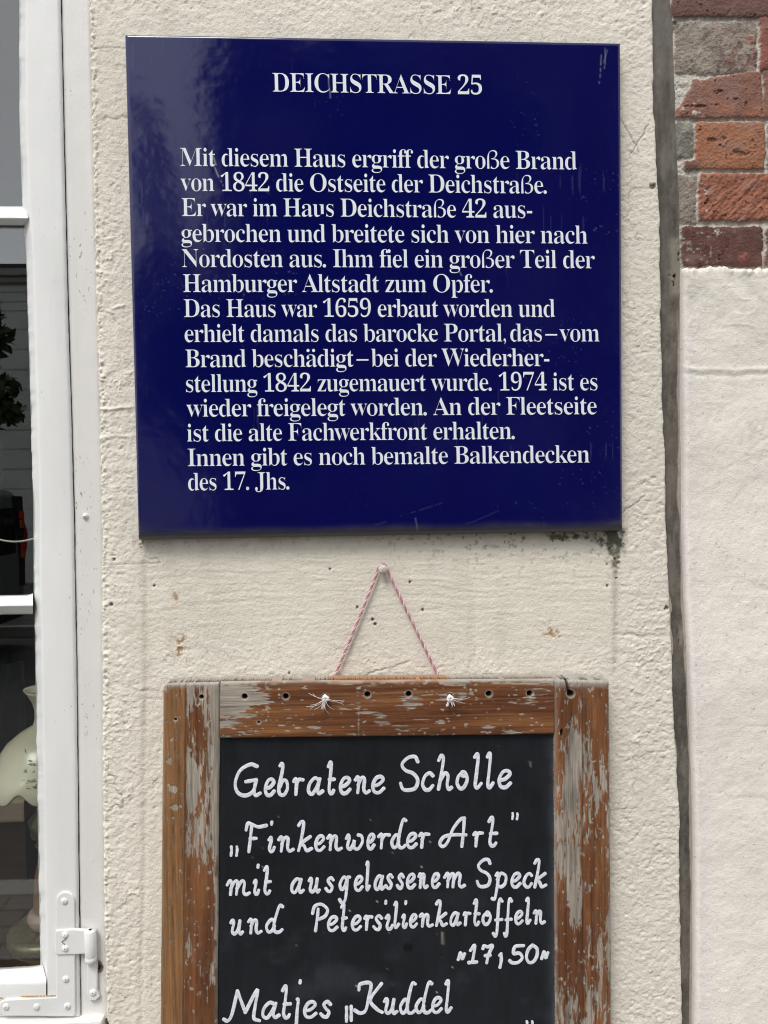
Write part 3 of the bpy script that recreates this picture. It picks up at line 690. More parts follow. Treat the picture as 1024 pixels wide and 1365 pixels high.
    t = thing('cabinet', 'dark wooden cabinet with paler worn top board behind the lamp', 'cabinet', (float(top[0]) + .2, yc + .2, ZB))
    box('cabinet_body', (float(top[0]), yc + .012, ZB + .0005), (float(r0[0]) - .004, yc + .11, float(r0[2])), wz, t, .003)
    box('top_board', (float(top[0]) - .01, yc, float(r0[2]) + .0005), (float(r0[0]), yc + .115, float(top[2])), lw, t, .004)
    # cross beam deep in the room
    a = P(-500, 878, 1.2); b = P(46, 851, 1.2)
    tag(box('wooden_beam', (x0 + .001, 1.2, float(a[2])), (x1 - .001, 1.32, float(b[2])), mat('brown beam', (.11, .065, .05), .6, var=(((4, 60, 60), .25),)), None, .004), 'brown wooden beam across the dark room behind the lowest pane', 'beam')
    # curtain folds
    V = []; F = []; nx, nz = 60, 14
    p0 = P(-260, 1080, .75); p1 = P(36, 883, .75)
    for j in range(nz):
        for i in range(nx):
            fx = i / (nx - 1); fz = j / (nz - 1)
            V.append((p0[0] + (p1[0] - p0[0]) * fx, .75 + .02 * math.sin(fx * 60 + fz * 3) + .01 * math.sin(fx * 23 - fz * 7), p1[2] + (p0[2] - p1[2]) * fz))
    for j in range(nz - 1):
        for i in range(nx - 1): F.append((j * nx + i, j * nx + i + 1, (j + 1) * nx + i + 1, (j + 1) * nx + i))
    o = mk('curtain', V, F, mat('grey green cloth', (.085, .095, .085), .9, var=(((20, 20, 20), .35),)))
    m = o.modifiers.new('thick', 'SOLIDIFY'); m.thickness = .004
    tag(o, 'grey green curtain hanging in the dark room behind the lamp', 'curtain')
room()

# ------------------------------------------------------------------ blue enamel sign
def sign():
    YF, YB = -.024, -.0055
    tl, tr, br_, bl = P(168, 51, -.012), P(825, 62, -.012), P(828, 708, -.012), P(186, 719.5, -.012)
    ctr = (tl + tr + br_ + bl) / 4
    t = thing('enamel_sign', 'square dark blue enamel plaque with white German history text screwed to the plaster', 'sign', (float(ctr[0]), 0, float(bl[2])))
    w, h = .6, .6
    def edge(n, e=.010):
        a = np.array([0, .0005, .0012, .0022, .0034, .0048, .0064, .008, .010])
        return np.concatenate([[0, 0], a, np.linspace(.0115, w - .0115, n), w - a[::-1], [w, w]])
    u = edge(520); v = edge(520)
    U, Vv = np.meshgrid(u / w, v / h)
    pos = (tl * ((1 - U) * (1 - Vv))[..., None] + tr * (U * (1 - Vv))[..., None] + br_ * (U * Vv)[..., None] + bl * ((1 - U) * Vv)[..., None])
    du = np.minimum(U, 1 - U) * w; dv = np.minimum(Vv, 1 - Vv) * h
    dt = Vv * h; db = (1 - Vv) * h
    rr = .006
    f = lambda d, r: np.sqrt(np.clip(1 - (1 - np.clip(d / r, 0, 1)) ** 2, 0, 1))
    hh = np.minimum(np.minimum(f(du, .005), f(dt, .005)), f(db, .011))
    X, Z = pos[..., 0], pos[..., 2]
    wav = .00055 * fbm(X * 7, Z * 7, 2) + .00008 * fbm(X * 40, Z * 40, 2) + .00003 * fbm(X * 120, Z * 120, 2)
    pos[..., 1] = -.010 + (YF + .010) * hh - wav * hh - .002 * (4 * U * (1 - U)) * (4 * Vv * (1 - Vv))
    pos[:2, :, 1] = YB; pos[-2:, :, 1] = YB; pos[:, :2, 1] = YB; pos[:, -2:, 1] = YB
    pos[1, 1:-1, 1] = -.010; pos[-2, 1:-1, 1] = -.010; pos[1:-1, 1, 1] = -.010; pos[1:-1, -2, 1] = -.010
    px, py = PIX(pos[..., 0], pos[..., 1], pos[..., 2])
    blue = np.array((.0022, .0030, .076))
    c = np.broadcast_to(blue, px.shape + (3,)).copy()
    c *= (1 + .08 * fbm(X * 10, Z * 10, 3) + .05 * fbm(X * 220, Z * 12, 3))[..., None]
    rgh = np.full(px.shape, .10) + .03 * fbm(X * 5, Z * 5, 3)
    # dirt film at the bottom lip, paler rim along the top and sides
    d = sst(.0185, .001, db + .003 * fbm(X * 30, X * 0, 3)) ** 1.3 * (1.1 + .35 * fbm(X * 40, Z * 90, 3)) ; d = np.clip(d, 0, 1)
    corner = np.exp(-db / .022) * np.exp(-np.minimum(U, 1 - U) * w / .03) * .6
    d = np.clip(d + corner * (1 + fbm(X * 60, Z * 60, 3)), 0, 1)
    c = mixc(c, np.array((.060, .056, .050)), .75 * d); rgh += .35 * d
    e = np.exp(-np.minimum(du, dt) / .0011) * (.55 + .5 * fbm(X * 150, Z * 150, 3)); e = np.clip(e, 0, 1) * sst(.03, .06, db)
    c = mixc(c, np.array((.16, .20, .30)), .65 * e)
    # scratches, specks and runs
    sp = sst(.68, .8, fbm(X * 420, Z * 420, 2, .5, 71)) * sst(.15, .45, fbm(X * 10, Z * 10, 2, .5, 3))
    c = mixc(c, np.array((.16, .18, .27)), .30 * sp)
    ln = sst(.62, .75, fbm(X * 420, Z * 22, 2, .5, 81)) * sst(.1, .4, fbm(X * 8, Z * 12, 2, .5, 13)); c = mixc(c, np.array((.14, .15, .24)), .12 * ln); rgh += .05 * ln
    def scr(x0, y0, x1, y1, wd, a, dash=0):
        nonlocal c
        tx, ty = x1 - x0, y1 - y0; l = math.hypot(tx, ty)
        uu = ((px - x0) * tx + (py - y0) * ty) / l; vv = ((px - x0) * -ty + (py - y0) * tx) / l + .9 * fbm(uu * .06, uu * 0 + x0, 2)
        k = np.exp(-(vv / wd) ** 2) * ((uu > 0) & (uu < l)) * (sst(-.1, .15, fbm(uu * .22, uu * 0 + y0, 2)) if dash else 1)
        c = mixc(c, np.array((.36, .40, .47)), .75 * a * k)
    for a in ((282, 214, 304, 263, .9, .8, 1), (283, 208, 288, 220, 1.1, .8), (438, 104, 441, 131, .7, .6), (802, 66, 799, 112, .7, .5, 1), (807, 64, 806, 92, .6, .45), (810, 66, 805, 84, .6, .4), (554, 690, 557, 708, 1.0, .22), (612, 360, 616, 368, .7, .5), (500, 700, 590, 670, .6, .10, 1), (620, 700, 665, 680, .6, .08)):
        scr(*a)
    en = bpy.data.materials.new('blue enamel'); en.use_nodes = True
    n = en.node_tree.nodes; L = en.node_tree.links; b = n['Principled BSDF']
    at = n.new('ShaderNodeVertexColor'); at.layer_name = 'Col'; L.new(at.outputs['Color'], b.inputs['Base Color'])
    ra = n.new('ShaderNodeAttribute'); ra.attribute_name = 'rgh'; L.new(ra.outputs['Fac'], b.inputs['Roughness'])
    b.inputs['Specular IOR Level'].default_value = .55
    grid('panel', pos, en, t, c, flip=False, extra={'rgh': rgh})
    # ---- lettering
    def bold(s):
        o = ''
        for ch in s:
            if 'A' <= ch <= 'Z': o += chr(0x1D400 + ord(ch) - 65)
            elif 'a' <= ch <= 'z': o += chr(0x1D41A + ord(ch) - 97)
            elif '0' <= ch <= '9': o += chr(0x1D7CE + ord(ch) - 48)
            elif ch == 'ß': o += '\U0001D6C3'
            elif ch == 'ä': o += chr(0x1D41A)
            else: o += ch
        return o
    def text_mesh(s, off=.0115, kx=.70, ky=3.0):
        cu = bpy.data.curves.new('tmp', 'FONT'); cu.body = bold(s); cu.space_character = .90; cu.resolution_u = 6
        ob = bpy.data.objects.new('tmp', cu); COL.objects.link(ob)
        dg = bpy.context.evaluated_depsgraph_get()
        c2 = ob.evaluated_get(dg).to_curve(dg).copy(); bpy.data.objects.remove(ob); bpy.data.curves.remove(cu)
        c2.transform(Matrix.Diagonal((kx, ky, 1, 1)))                  # thins the stems more than the hairlines
        c2.dimensions = '2D'; c2.fill_mode = 'BOTH'; c2.offset = -off; c2.resolution_u = 6
        o2 = bpy.data.objects.new('tmp', c2); COL.objects.link(o2)
        dg = bpy.context.evaluated_depsgraph_get(); me = bpy.data.meshes.new_from_object(o2.evaluated_get(dg))
        bpy.data.objects.remove(o2); bpy.data.curves.remove(c2)
        for v in me.vertices: v.co = (v.co.x / kx, v.co.y / ky, 0)
        return me
    def coords(me):
        a = np.zeros(len(me.vertices) * 3, np.float32); me.vertices.foreach_get('co', a); return a.reshape(-1, 3).copy()
    def width(s):
        me = text_mesh(s + 'I'); a = coords(me)[:, 0].max(); bpy.data.meshes.remove(me); return a
    WI = width('')
    def disc(V, F, x, y, r):
        o = len(V); V += [(x + r * math.cos(k * math.pi / 8), y + r * math.sin(k * math.pi / 8), 0) for k in range(16)]; F.append(tuple(range(o, o + 16)))
    me = text_mesh('H'); CAP = coords(me)[:, 1].max(); bpy.data.meshes.remove(me)
    YT = YF - .0030
    lines = [('DEICHSTRASSE 25', 363.5, 643, 121, 25.0),
             ('Mit diesem Haus ergriff der große Brand', 240, 769.5, 220.3, 0), ('von 1842 die Ostseite der Deichstraße.', 240.5, 729.5, 253.6, 0), ('Er war im Haus Deichstraße 42 aus-', 242, 710, 287.2, 0),
             ('gebrochen und breitete sich von hier nach', 241.5, 784, 321.6, 0), ('Nordosten aus. Ihm fiel ein großer Teil der', 242.5, 794, 355.3, 0), ('Hamburger Altstadt zum Opfer.', 244, 657.5, 388.8, 0),
             ('Das Haus war 1659 erbaut worden und', 245, 740.5, 422.2, 0), ('erhielt damals das barocke Portal,\u2009das\u2009–\u2009vom', 246, 800, 455.6, 0), ('Brand beschädigt\u2009–\u2009bei der Wiederher-', 247, 733, 489.2, 0),
             ('stellung 1842 zugemauert wurde. 1974 ist es', 247.5, 797.5, 522.4, 0), ('wieder freigelegt worden. An der Fleetseite', 248.5, 796.5, 555.3, 0), ('ist die alte Fachwerkfront erhalten.', 249, 687, 588.4, 0),
             ('Innen gibt es noch bemalte Balkendecken', 250, 787, 621.4, 0), ('des 17. Jhs.', 250.5, 385.8, 653.8, 0)]
    for s, xl, xr, yb, cap in lines:
        me = text_mesh(s)
        co = coords(me); F = [tuple(p.vertices) for p in me.polygons]; V = [tuple(v) for v in co]; bpy.data.meshes.remove(me)
        V = np.array(V)
        for k, ch in enumerate(s):
            if ch == 'ß':
                a = width(s[:k]) - WI; b_ = width(s[:k + 1]) - WI
                m = (V[:, 0] > a - .02) & (V[:, 0] < b_ + .02) & (V[:, 1] < 0)
                # only the long left stem of the letter is trimmed to the baseline
                m &= (V[:, 0] < a + .30)
                V[m, 1] = 0
        V = [tuple(v) for v in V]
        for k, ch in enumerate(s):
            if ch in '.ä':
                a = width(s[:k]) - WI; b_ = width(s[:k + 1]) - WI; m = (a + b_) / 2
                if ch == '.': disc(V, F, m, .055, .068)
                else: disc(V, F, m - .10, .62, .062); disc(V, F, m + .12, .62, .062)
        V = np.array(V)
        slope = .0168 - .0298 * (yb - 52) / 653
        cp = cap or (24.2 - .9 * (yb - 220) / 430)
        sx = (xr - xl) / (V[:, 0].max() - V[:, 0].min()); X0 = V[:, 0].min()
        qx = xl + (V[:, 0] - X0) * sx + V[:, 1] * cp / CAP * .0
        qy = yb + slope * (qx - xl) - V[:, 1] * cp / CAP
        qx = qx - (qy - yb) * -.022 * 1.0
        pts = P(qx, qy, YT)
        # ride on the slightly pillowed face
        uu = np.clip((pts[:, 0] - tl[0]) / (tr[0] - tl[0]), 0, 1); vv = np.clip((tl[2] - pts[:, 2]) / (tl[2] - bl[2]), 0, 1)
        w_ = .00055 * fbm(pts[:, 0] * 7, pts[:, 2] * 7, 2) + .00008 * fbm(pts[:, 0] * 40, pts[:, 2] * 40, 2)
        pts[:, 1] = YF - w_ - .002 * (4 * uu * (1 - uu)) * (4 * vv * (1 - vv)) - .00032
        o = mk('lettering', [tuple(p) for p in pts], F, M_LETTER, t, smooth=False)
sign()

# ------------------------------------------------------------------ chalkboard
def wood_face(px, py, X, Z, horiz, wear, seed, golden=0.0):
    """colour, height and bare-wood mask of varnished wood; grain runs along z (or x when horiz)"""
    a, l = (Z, X) if horiz else (X, Z)           # across, along
    grain = fbm(a * 420, l * 9, 4, .6, seed) ; fine = fbm(a * 780, l * 40, 2, .6, seed + 3)
    golden = golden + 0 * px
    n = .42 * fbm(a * 110, l * 20, 3, .6, seed + 5) + .36 * fbm(a * 330, l * 42, 3, .62, seed + 8) + .22 * fbm(a * 850, l * 110, 2, .6, seed + 31) + .22 * fbm(a * 40, l * 14, 2, .5, seed + 2)
    bare = sst(-.05, .09, n + wear)
    spots = sst(.52, .62, fbm(a * 300, l * 150, 2, .5, seed + 12)) * sst(-.85, -.35, wear)
    bare = np.clip(bare + spots, 0, 1)
    brown = mixc(np.broadcast_to(np.array((.125, .044, .016)), px.shape + (3,)), np.array((.225, .092, .032)), sst(-.4, .5, fbm(a * 60, l * 6, 3, .5, seed + 20)))
    gold = np.array((.24, .118, .045)) * np.ones_like(brown); brown = mixc(brown, gold, golden * (.75 + .4 * fbm(a * 50, l * 5, 3, .5, seed + 40)))
    brown = brown * np.clip(1 + .55 * grain + .30 * fine, .2, 2)[..., None]
    grey = np.array((.315, .272, .225)) * np.clip(1 + .42 * grain + .38 * fine + .2 * fbm(a * 50, l * 30, 3, .5, seed + 50), .25, 1.7)[..., None]
    rim = np.clip(bare * (1 - bare) * 4, 0, 1)
    c = mixc(brown, np.array((1., 1, 1)), bare * 0) * (1 - bare[..., None]) + grey * bare[..., None]
    c = mixc(c, np.array((.09, .035, .015)), .35 * rim)
    h = .00025 * grain - .00055 * bare - .00025 * np.clip(fine, 0, 1) * bare
    return c, h, bare
def board():
    yF, yB = -.034, -.010
    t = thing('chalkboard', 'weathered brown wooden framed chalkboard menu hanging on a cord below the blue sign', 'chalkboard', tuple(P(514, 1860, -.012)))
    lean = lambda py: 0.0 * py
    ybot = 1830
    OL = [(217, 911), (213, 1365), (209, ybot)]; IL = [(293, 911), (289, 1365), (285, ybot)]
    IR = [(739, 911), (741, 1365), (743, ybot)]; OR = [(813, 906), (816.5, 1365), (820, ybot)]
    ip = lambda L, y: np.interp(y, [p[1] for p in L], [p[0] for p in L])
    def stile(name, la, lb, top_a, top_b, wearf, seed, seam, rounded, inner):
        rows = np.concatenate([np.arange(0, 1, .01) * 0, [0, 0], np.linspace(0, 520, 620), np.linspace(524, ybot - 906, 50), [ybot - 906] * 2])[100:]
        s = np.concatenate([[0, 0], np.array([0, .01, .025, .045]), np.linspace(.06, .94, 84), np.array([.955, .975, .99, 1]), [1, 1]])
        Rr = np.repeat(rows[:, None], len(s), 1); Sx = np.repeat(s[None, :], len(rows), 0)
        top = top_a + (top_b - top_a) * Sx
        wob = .6 * fbm(rows * .03, rows * 0 + seed, 3)[:, None]
        py = top + Rr
        xa, xb = ip(la, py), ip(lb, py)
        px = xa + (xb - xa) * Sx + wob * np.where(Sx < .02, 1, np.where(Sx > .98, 1, 0)) * (1 if not inner else .5)
        dL, dR, dT = Sx * (xb - xa), (1 - Sx) * (xb - xa), Rr
        if rounded:      # clipped outer corner
            cut = np.clip(11 - np.hypot(np.clip(11 - dL, 0, 99), np.clip(11 - dT, 0, 99)), -9, 0) * -1.4 if rounded < 0 else np.clip(3 - (dR + dT), 0, 3)
            px = px + (cut * .55 if rounded < 0 else -cut * .5); py = py + cut * .55
        pos = P(px, py, yF)
        X, Z = pos[..., 0], pos[..., 2]
        c, h, bare = wood_face(px, py, X, Z, False, wearf(px, py, Sx, Rr, X, Z), seed, (sst(.43, .40, Sx) if rounded < 0 else 0.0) if True else 0)
        f = lambda d, r: np.sqrt(np.clip(1 - (1 - np.clip(d / r, 0, 1)) ** 2, 0, 1))
        e = np.minimum(np.minimum(f(dL, 4 if not inner == 1 else 2), f(dR, 4)), f(dT, 4))
        edge = np.exp(-np.minimum(np.minimum(dL, dR), dT) / 1.6)
        c = mixc(c, np.array((.40, .36, .31)), .6 * np.clip(edge * (1 + .8 * fbm(X * 200, Z * 40, 2)), 0, 1))
        H = h - (1 - e) * .004
        g = np.exp(-((px - seam(py)) / 1.0) ** 2); H -= .0011 * g; c = mixc(c, np.array((.05, .03, .02)), .55 * g)
        k = sst(906 + 2, 906 + 14, py) ; c = mixc(np.array((.36, .33, .29)) * np.ones_like(c) * (1 + .25 * fbm(X * 500, Z * 60, 2))[..., None], c, np.clip(k + .1 * fbm(X * 300, Z * 100, 2), 0, 1))
        return px, py, X, Z, c, H, e, pos
    def finish(name, pos, H, c, m, px, py):
        pos[..., 1] = yF - H
        pos[:2, :, 1] = yB; pos[-2:, :, 1] = yB; pos[:, :2, 1] = yB; pos[:, -2:, 1] = yB
        pos[1, 1:-1, 1] = yF + .004; pos[-2, 1:-1, 1] = yF + .004; pos[1:-1, 1, 1] = yF + .004; pos[1:-1, -2, 1] = yF + .004
        # sides go straight back into the wall, not towards the lens
        for sl in (np.s_[:2, :], np.s_[-2:, :], np.s_[:, :2], np.s_[:, -2:]): pass
        return grid(name, pos, m, t, c)
    def hole(px, py, x, y, r, H, c, fill=None):
        k = sst(r + .7, r - .7, np.hypot(px - x, py - y)); H -= .011 * k
        ring = np.exp(-((np.hypot(px - x, py - y) - r - 1) / 1.3) ** 2)
        c = mixc(c, np.array((.42, .38, .33)), .5 * ring)
        return H, mixc(c, np.array((.02, .016, .013)), k)
    def wl(px, py, s, r, X, Z):
        inner = sst(.40, .44, s + 0)
        outer_w = -.62 + .35 * np.exp(-s / .06) * sst(1000, 920, py) + .5 * sst(935, 912, py)
        for x, y, rx, ry, a in ((225, 1014, 6, 6, 1.0), (231, 1052, 8, 7, 1.05), (231, 1076, 9, 5, 1.05), (230, 1090, 4, 4, .9), (233, 960, 4, 6, .9), (241, 955, 4, 5, .8), (230, 985, 3, 4, .7), (240, 1160, 3, 4, .8), (238, 1270, 5, 5, .7)):
            outer_w = outer_w + a * blob(px, py, x, y, rx, ry)
        inn = .08 - .64 * sst(1090, 1190, py + 40 * fbm(X * 30, Z * 5)) - .35 * blob(px, py, 262, 990, 12, 45) + .55 * sst(.88, .97, s) * sst(1420, 1150, py) + .55 * blob(px, py, 252, 1262, 8, 24) + .5 * blob(px, py, 282, 1290, 6, 36) + .1
        return outer_w * (1 - inner) + inn * inner
    px, py, X, Z, c, H, e, pos = stile('stile', OL, IL, 911, 909.5, wl, 3.0, lambda y: 248 - .008 * (y - 911), -1, 0)
    H, c = hole(px, py, 268.5, 929.5, 2.6, H, c)
    H, c = hole(px, py, 234, 959, 1.4, H, c)
    finish('frame_stile', pos, H, c, M_WOOD, px, py)
    def wr(px, py, s, r, X, Z):
        w = -.08 + .55 * blob(px, py, 759, 1060, 15, 110) + .25 * blob(px, py, 766, 1180, 12, 60) - .45 * blob(px, py, 752, 940, 14, 34) + .20 * blob(px, py, 795, 1010, 30, 30) - .35 * blob(px, py, 788, 1150, 16, 40) - .30 * blob(px, py, 766, 1270, 22, 56) + .25 * blob(px, py, 800, 1275, 10, 60) + .3 * sst(.95, 1, s) + .3 * blob(px, py, 780, 1365, 40, 40) - .25 * blob(px, py, 785, 940, 10, 25) - .1
        return w + .05
    px, py, X, Z, c, H, e, pos = stile('stile', IR, OR, 906, 907.5, wr, 17.0, lambda y: 777 + .002 * (y - 911), 1, 1)
    H, c = hole(px, py, 761, 925, 4.3, H, c)
    k = np.exp(-((px - (759 - .22 * (925 - py))) / 1.5) ** 2) * (py < 925) * (py > 903); H -= .005 * k; c = mixc(c, np.array((.03, .02, .015)), .9 * k)
    k = sst(.4, .6, blob(px, py, 749, 977, 2, 6)); H -= .004 * k; c = mixc(c, np.array((.02, .015, .01)), k)
    finish('frame_stile', pos, H, c, M_WOOD, px, py)
    # top rail
    rows = np.concatenate([[0, 0], [0, .01, .025, .05], np.linspace(.07, .95, 80), [.965, .985, 1], [1, 1]])
    s = np.concatenate([[0, 0], np.linspace(0, 1, 520), [1, 1]])
    Sx = np.repeat(s[None, :], len(rows), 0); T = np.repeat(rows[:, None], len(s), 1)
    yt = 908.5 - 3.5 * Sx; yb_ = 985 - 5 * Sx
    py = yt + (yb_ - yt) * T; px = ip(IL, py) + .8 + (ip(IR, py) - ip(IL, py) - 1.4) * Sx
    pos = P(px, py, yF); X, Z = pos[..., 0], pos[..., 2]
    w = -.47 + .70 * sst(420, 310, px) * sst(985, 950, py + .25 * (px - 300)) + .35 * sst(917, 909, py) + .15 * blob(px, py, 340, 970, 60, 12) + .15
    for x, y, rx, ry, a in ((553, 938, 26, 13, .55), (513, 968, 26, 7, .6), (597, 930, 16, 12, .45), (418, 968, 10, 4, .8), (388, 958, 9, 7, .5), (652, 968, 16, 4, .7), (505, 960, 12, 6, .3), (700, 936, 40, 8, .3), (690, 976, 24, 6, .45), (482, 950, 20, 2, .8), (478, 962, 1.6, 14, .7), (668, 955, 10, 4, .4), (588, 962, 8, 6, .5), (455, 945, 30, 2, .6), (617, 922, 6, 16, .4)):
        w = w + a * blob(px, py, x, y, rx, ry)
    w = w - .30 * blob(px, py, 440, 955, 60, 20) - .2 * blob(px, py, 650, 950, 60, 20)
    c, h, bare = wood_face(px, py, X, Z, True, w, 41.0)
    dT, dB = py - yt, yb_ - py
    f = lambda d, r: np.sqrt(np.clip(1 - (1 - np.clip(d / r, 0, 1)) ** 2, 0, 1))
    H = h - (1 - np.minimum(f(dT, 4), f(dB, 3))) * .004
    k = np.exp(-dT / 2.0); c = mixc(c, np.array((.42, .37, .31)), .7 * k)
    k2 = k * sst(430, 445, px) * sst(606, 592, px); c = mixc(c, np.array((.40, .19, .09)), .8 * k2)
    for x, y in ((326, 929), (381, 928.5), (434, 929.5), (490, 926), (545, 925.5), (600, 929), (652, 925), (706.5, 924.5)):
        H, c = hole(px, py, x, y, 3.5, H, c)
    H, c = hole(px, py, 345, 963, 1.2, H, c)
    finish('frame_rail', pos, H, c, M_WOODH, px, py)
    lo = P(287, ybot - 1, yB); hi = P(742, ybot - 75, yB)
    box('frame_rail', (float(lo[0]) + .002, yF, float(lo[2])), (float(hi[0]) - .002, yB, float(hi[2])), mat('brown varnished rail', (.17, .065, .025), .55, bumps=(((60, 900, 900), .3, .0005),), var=(((6, 200, 200), .4),)), t, .002)
    # slate
    yS = -.0285
    us = np.linspace(0, 1, 200); vs = np.linspace(0, 1, 380)
    U, Vv = np.meshgrid(us, vs)
    py = 978 + (ybot - 60 - 978) * Vv; px = ip(IL, py) - 2 + (ip(IR, py) - ip(IL, py) + 4) * U
    pos = P(px, py, yS); X, Z = pos[..., 0], pos[..., 2]
    c = np.broadcast_to(np.array((.0098, .0116, .0148)), px.shape + (3,)).copy() * (1 + .3 * fbm(X * 9, Z * 9, 3) + .2 * fbm(X * 120, Z * 20, 3))[..., None]
    c = mixc(c, np.array((.042, .048, .058)), .45 * sst(.1, .7, fbm(X * 14, Z * 22, 4, .6, 5)) * sst(1090, 1300, py))
    k = np.exp(-(ip(IR, py) - px) / 4.5) * (.7 + .4 * fbm(X * 90, Z * 60, 3)); c = mixc(c, np.array((.15, .17, .20)), np.clip(.7 * k, 0, 1))
    k = np.exp(-np.abs(px - ip(IL, py)) / 3) * .4; c = mixc(c, np.array((.05, .05, .05)), k)
    k = sst(.80, .88, fbm(X * 420, Z * 420, 2, .5, 88)) * sst(.1, .4, fbm(X * 16, Z * 16, 2)); c = mixc(c, np.array((.5, .5, .5)), .7 * k)
    k = sst(.45, .6, blob(px, py, 544, 1263, 8, 7)); c = mixc(c, np.array((.003, .003, .004)), .9 * k)
    for x0, y0, x1, y1, a in ((590, 1243, 590.5, 1260, .5), (706, 1014, 708, 1022, .25)):
        tx, ty = x1 - x0, y1 - y0; l = math.hypot(tx, ty); uu = ((px - x0) * tx + (py - y0) * ty) / l; vv = ((px - x0) * -ty + (py - y0) * tx) / l
        c = mixc(c, np.array((.5, .45, .35)), a * np.exp(-(vv / 1.3) ** 2) * ((uu > 0) & (uu < l)))
    sm = mat('slate paint', col=True, rough=.55, spec=.28, bumps=(((200, 200, 60), .2, .0004),), var=(((500, 500, 60), .15),), rvar=((40, 40, 40), .12))
    pos[..., 1] = yS - .0002 * fbm(X * 30, Z * 30, 2)
    grid('slate', pos, sm, t, c)
    lo = P(288, ybot - 40, yB); hi = P(741, 975, yB)
    box('back_panel', (float(lo[0]), yS + .004, float(lo[2])), (float(hi[0]), yB - .002, float(hi[2])), mat('dark backing', (.03, .02, .015), .8), t)

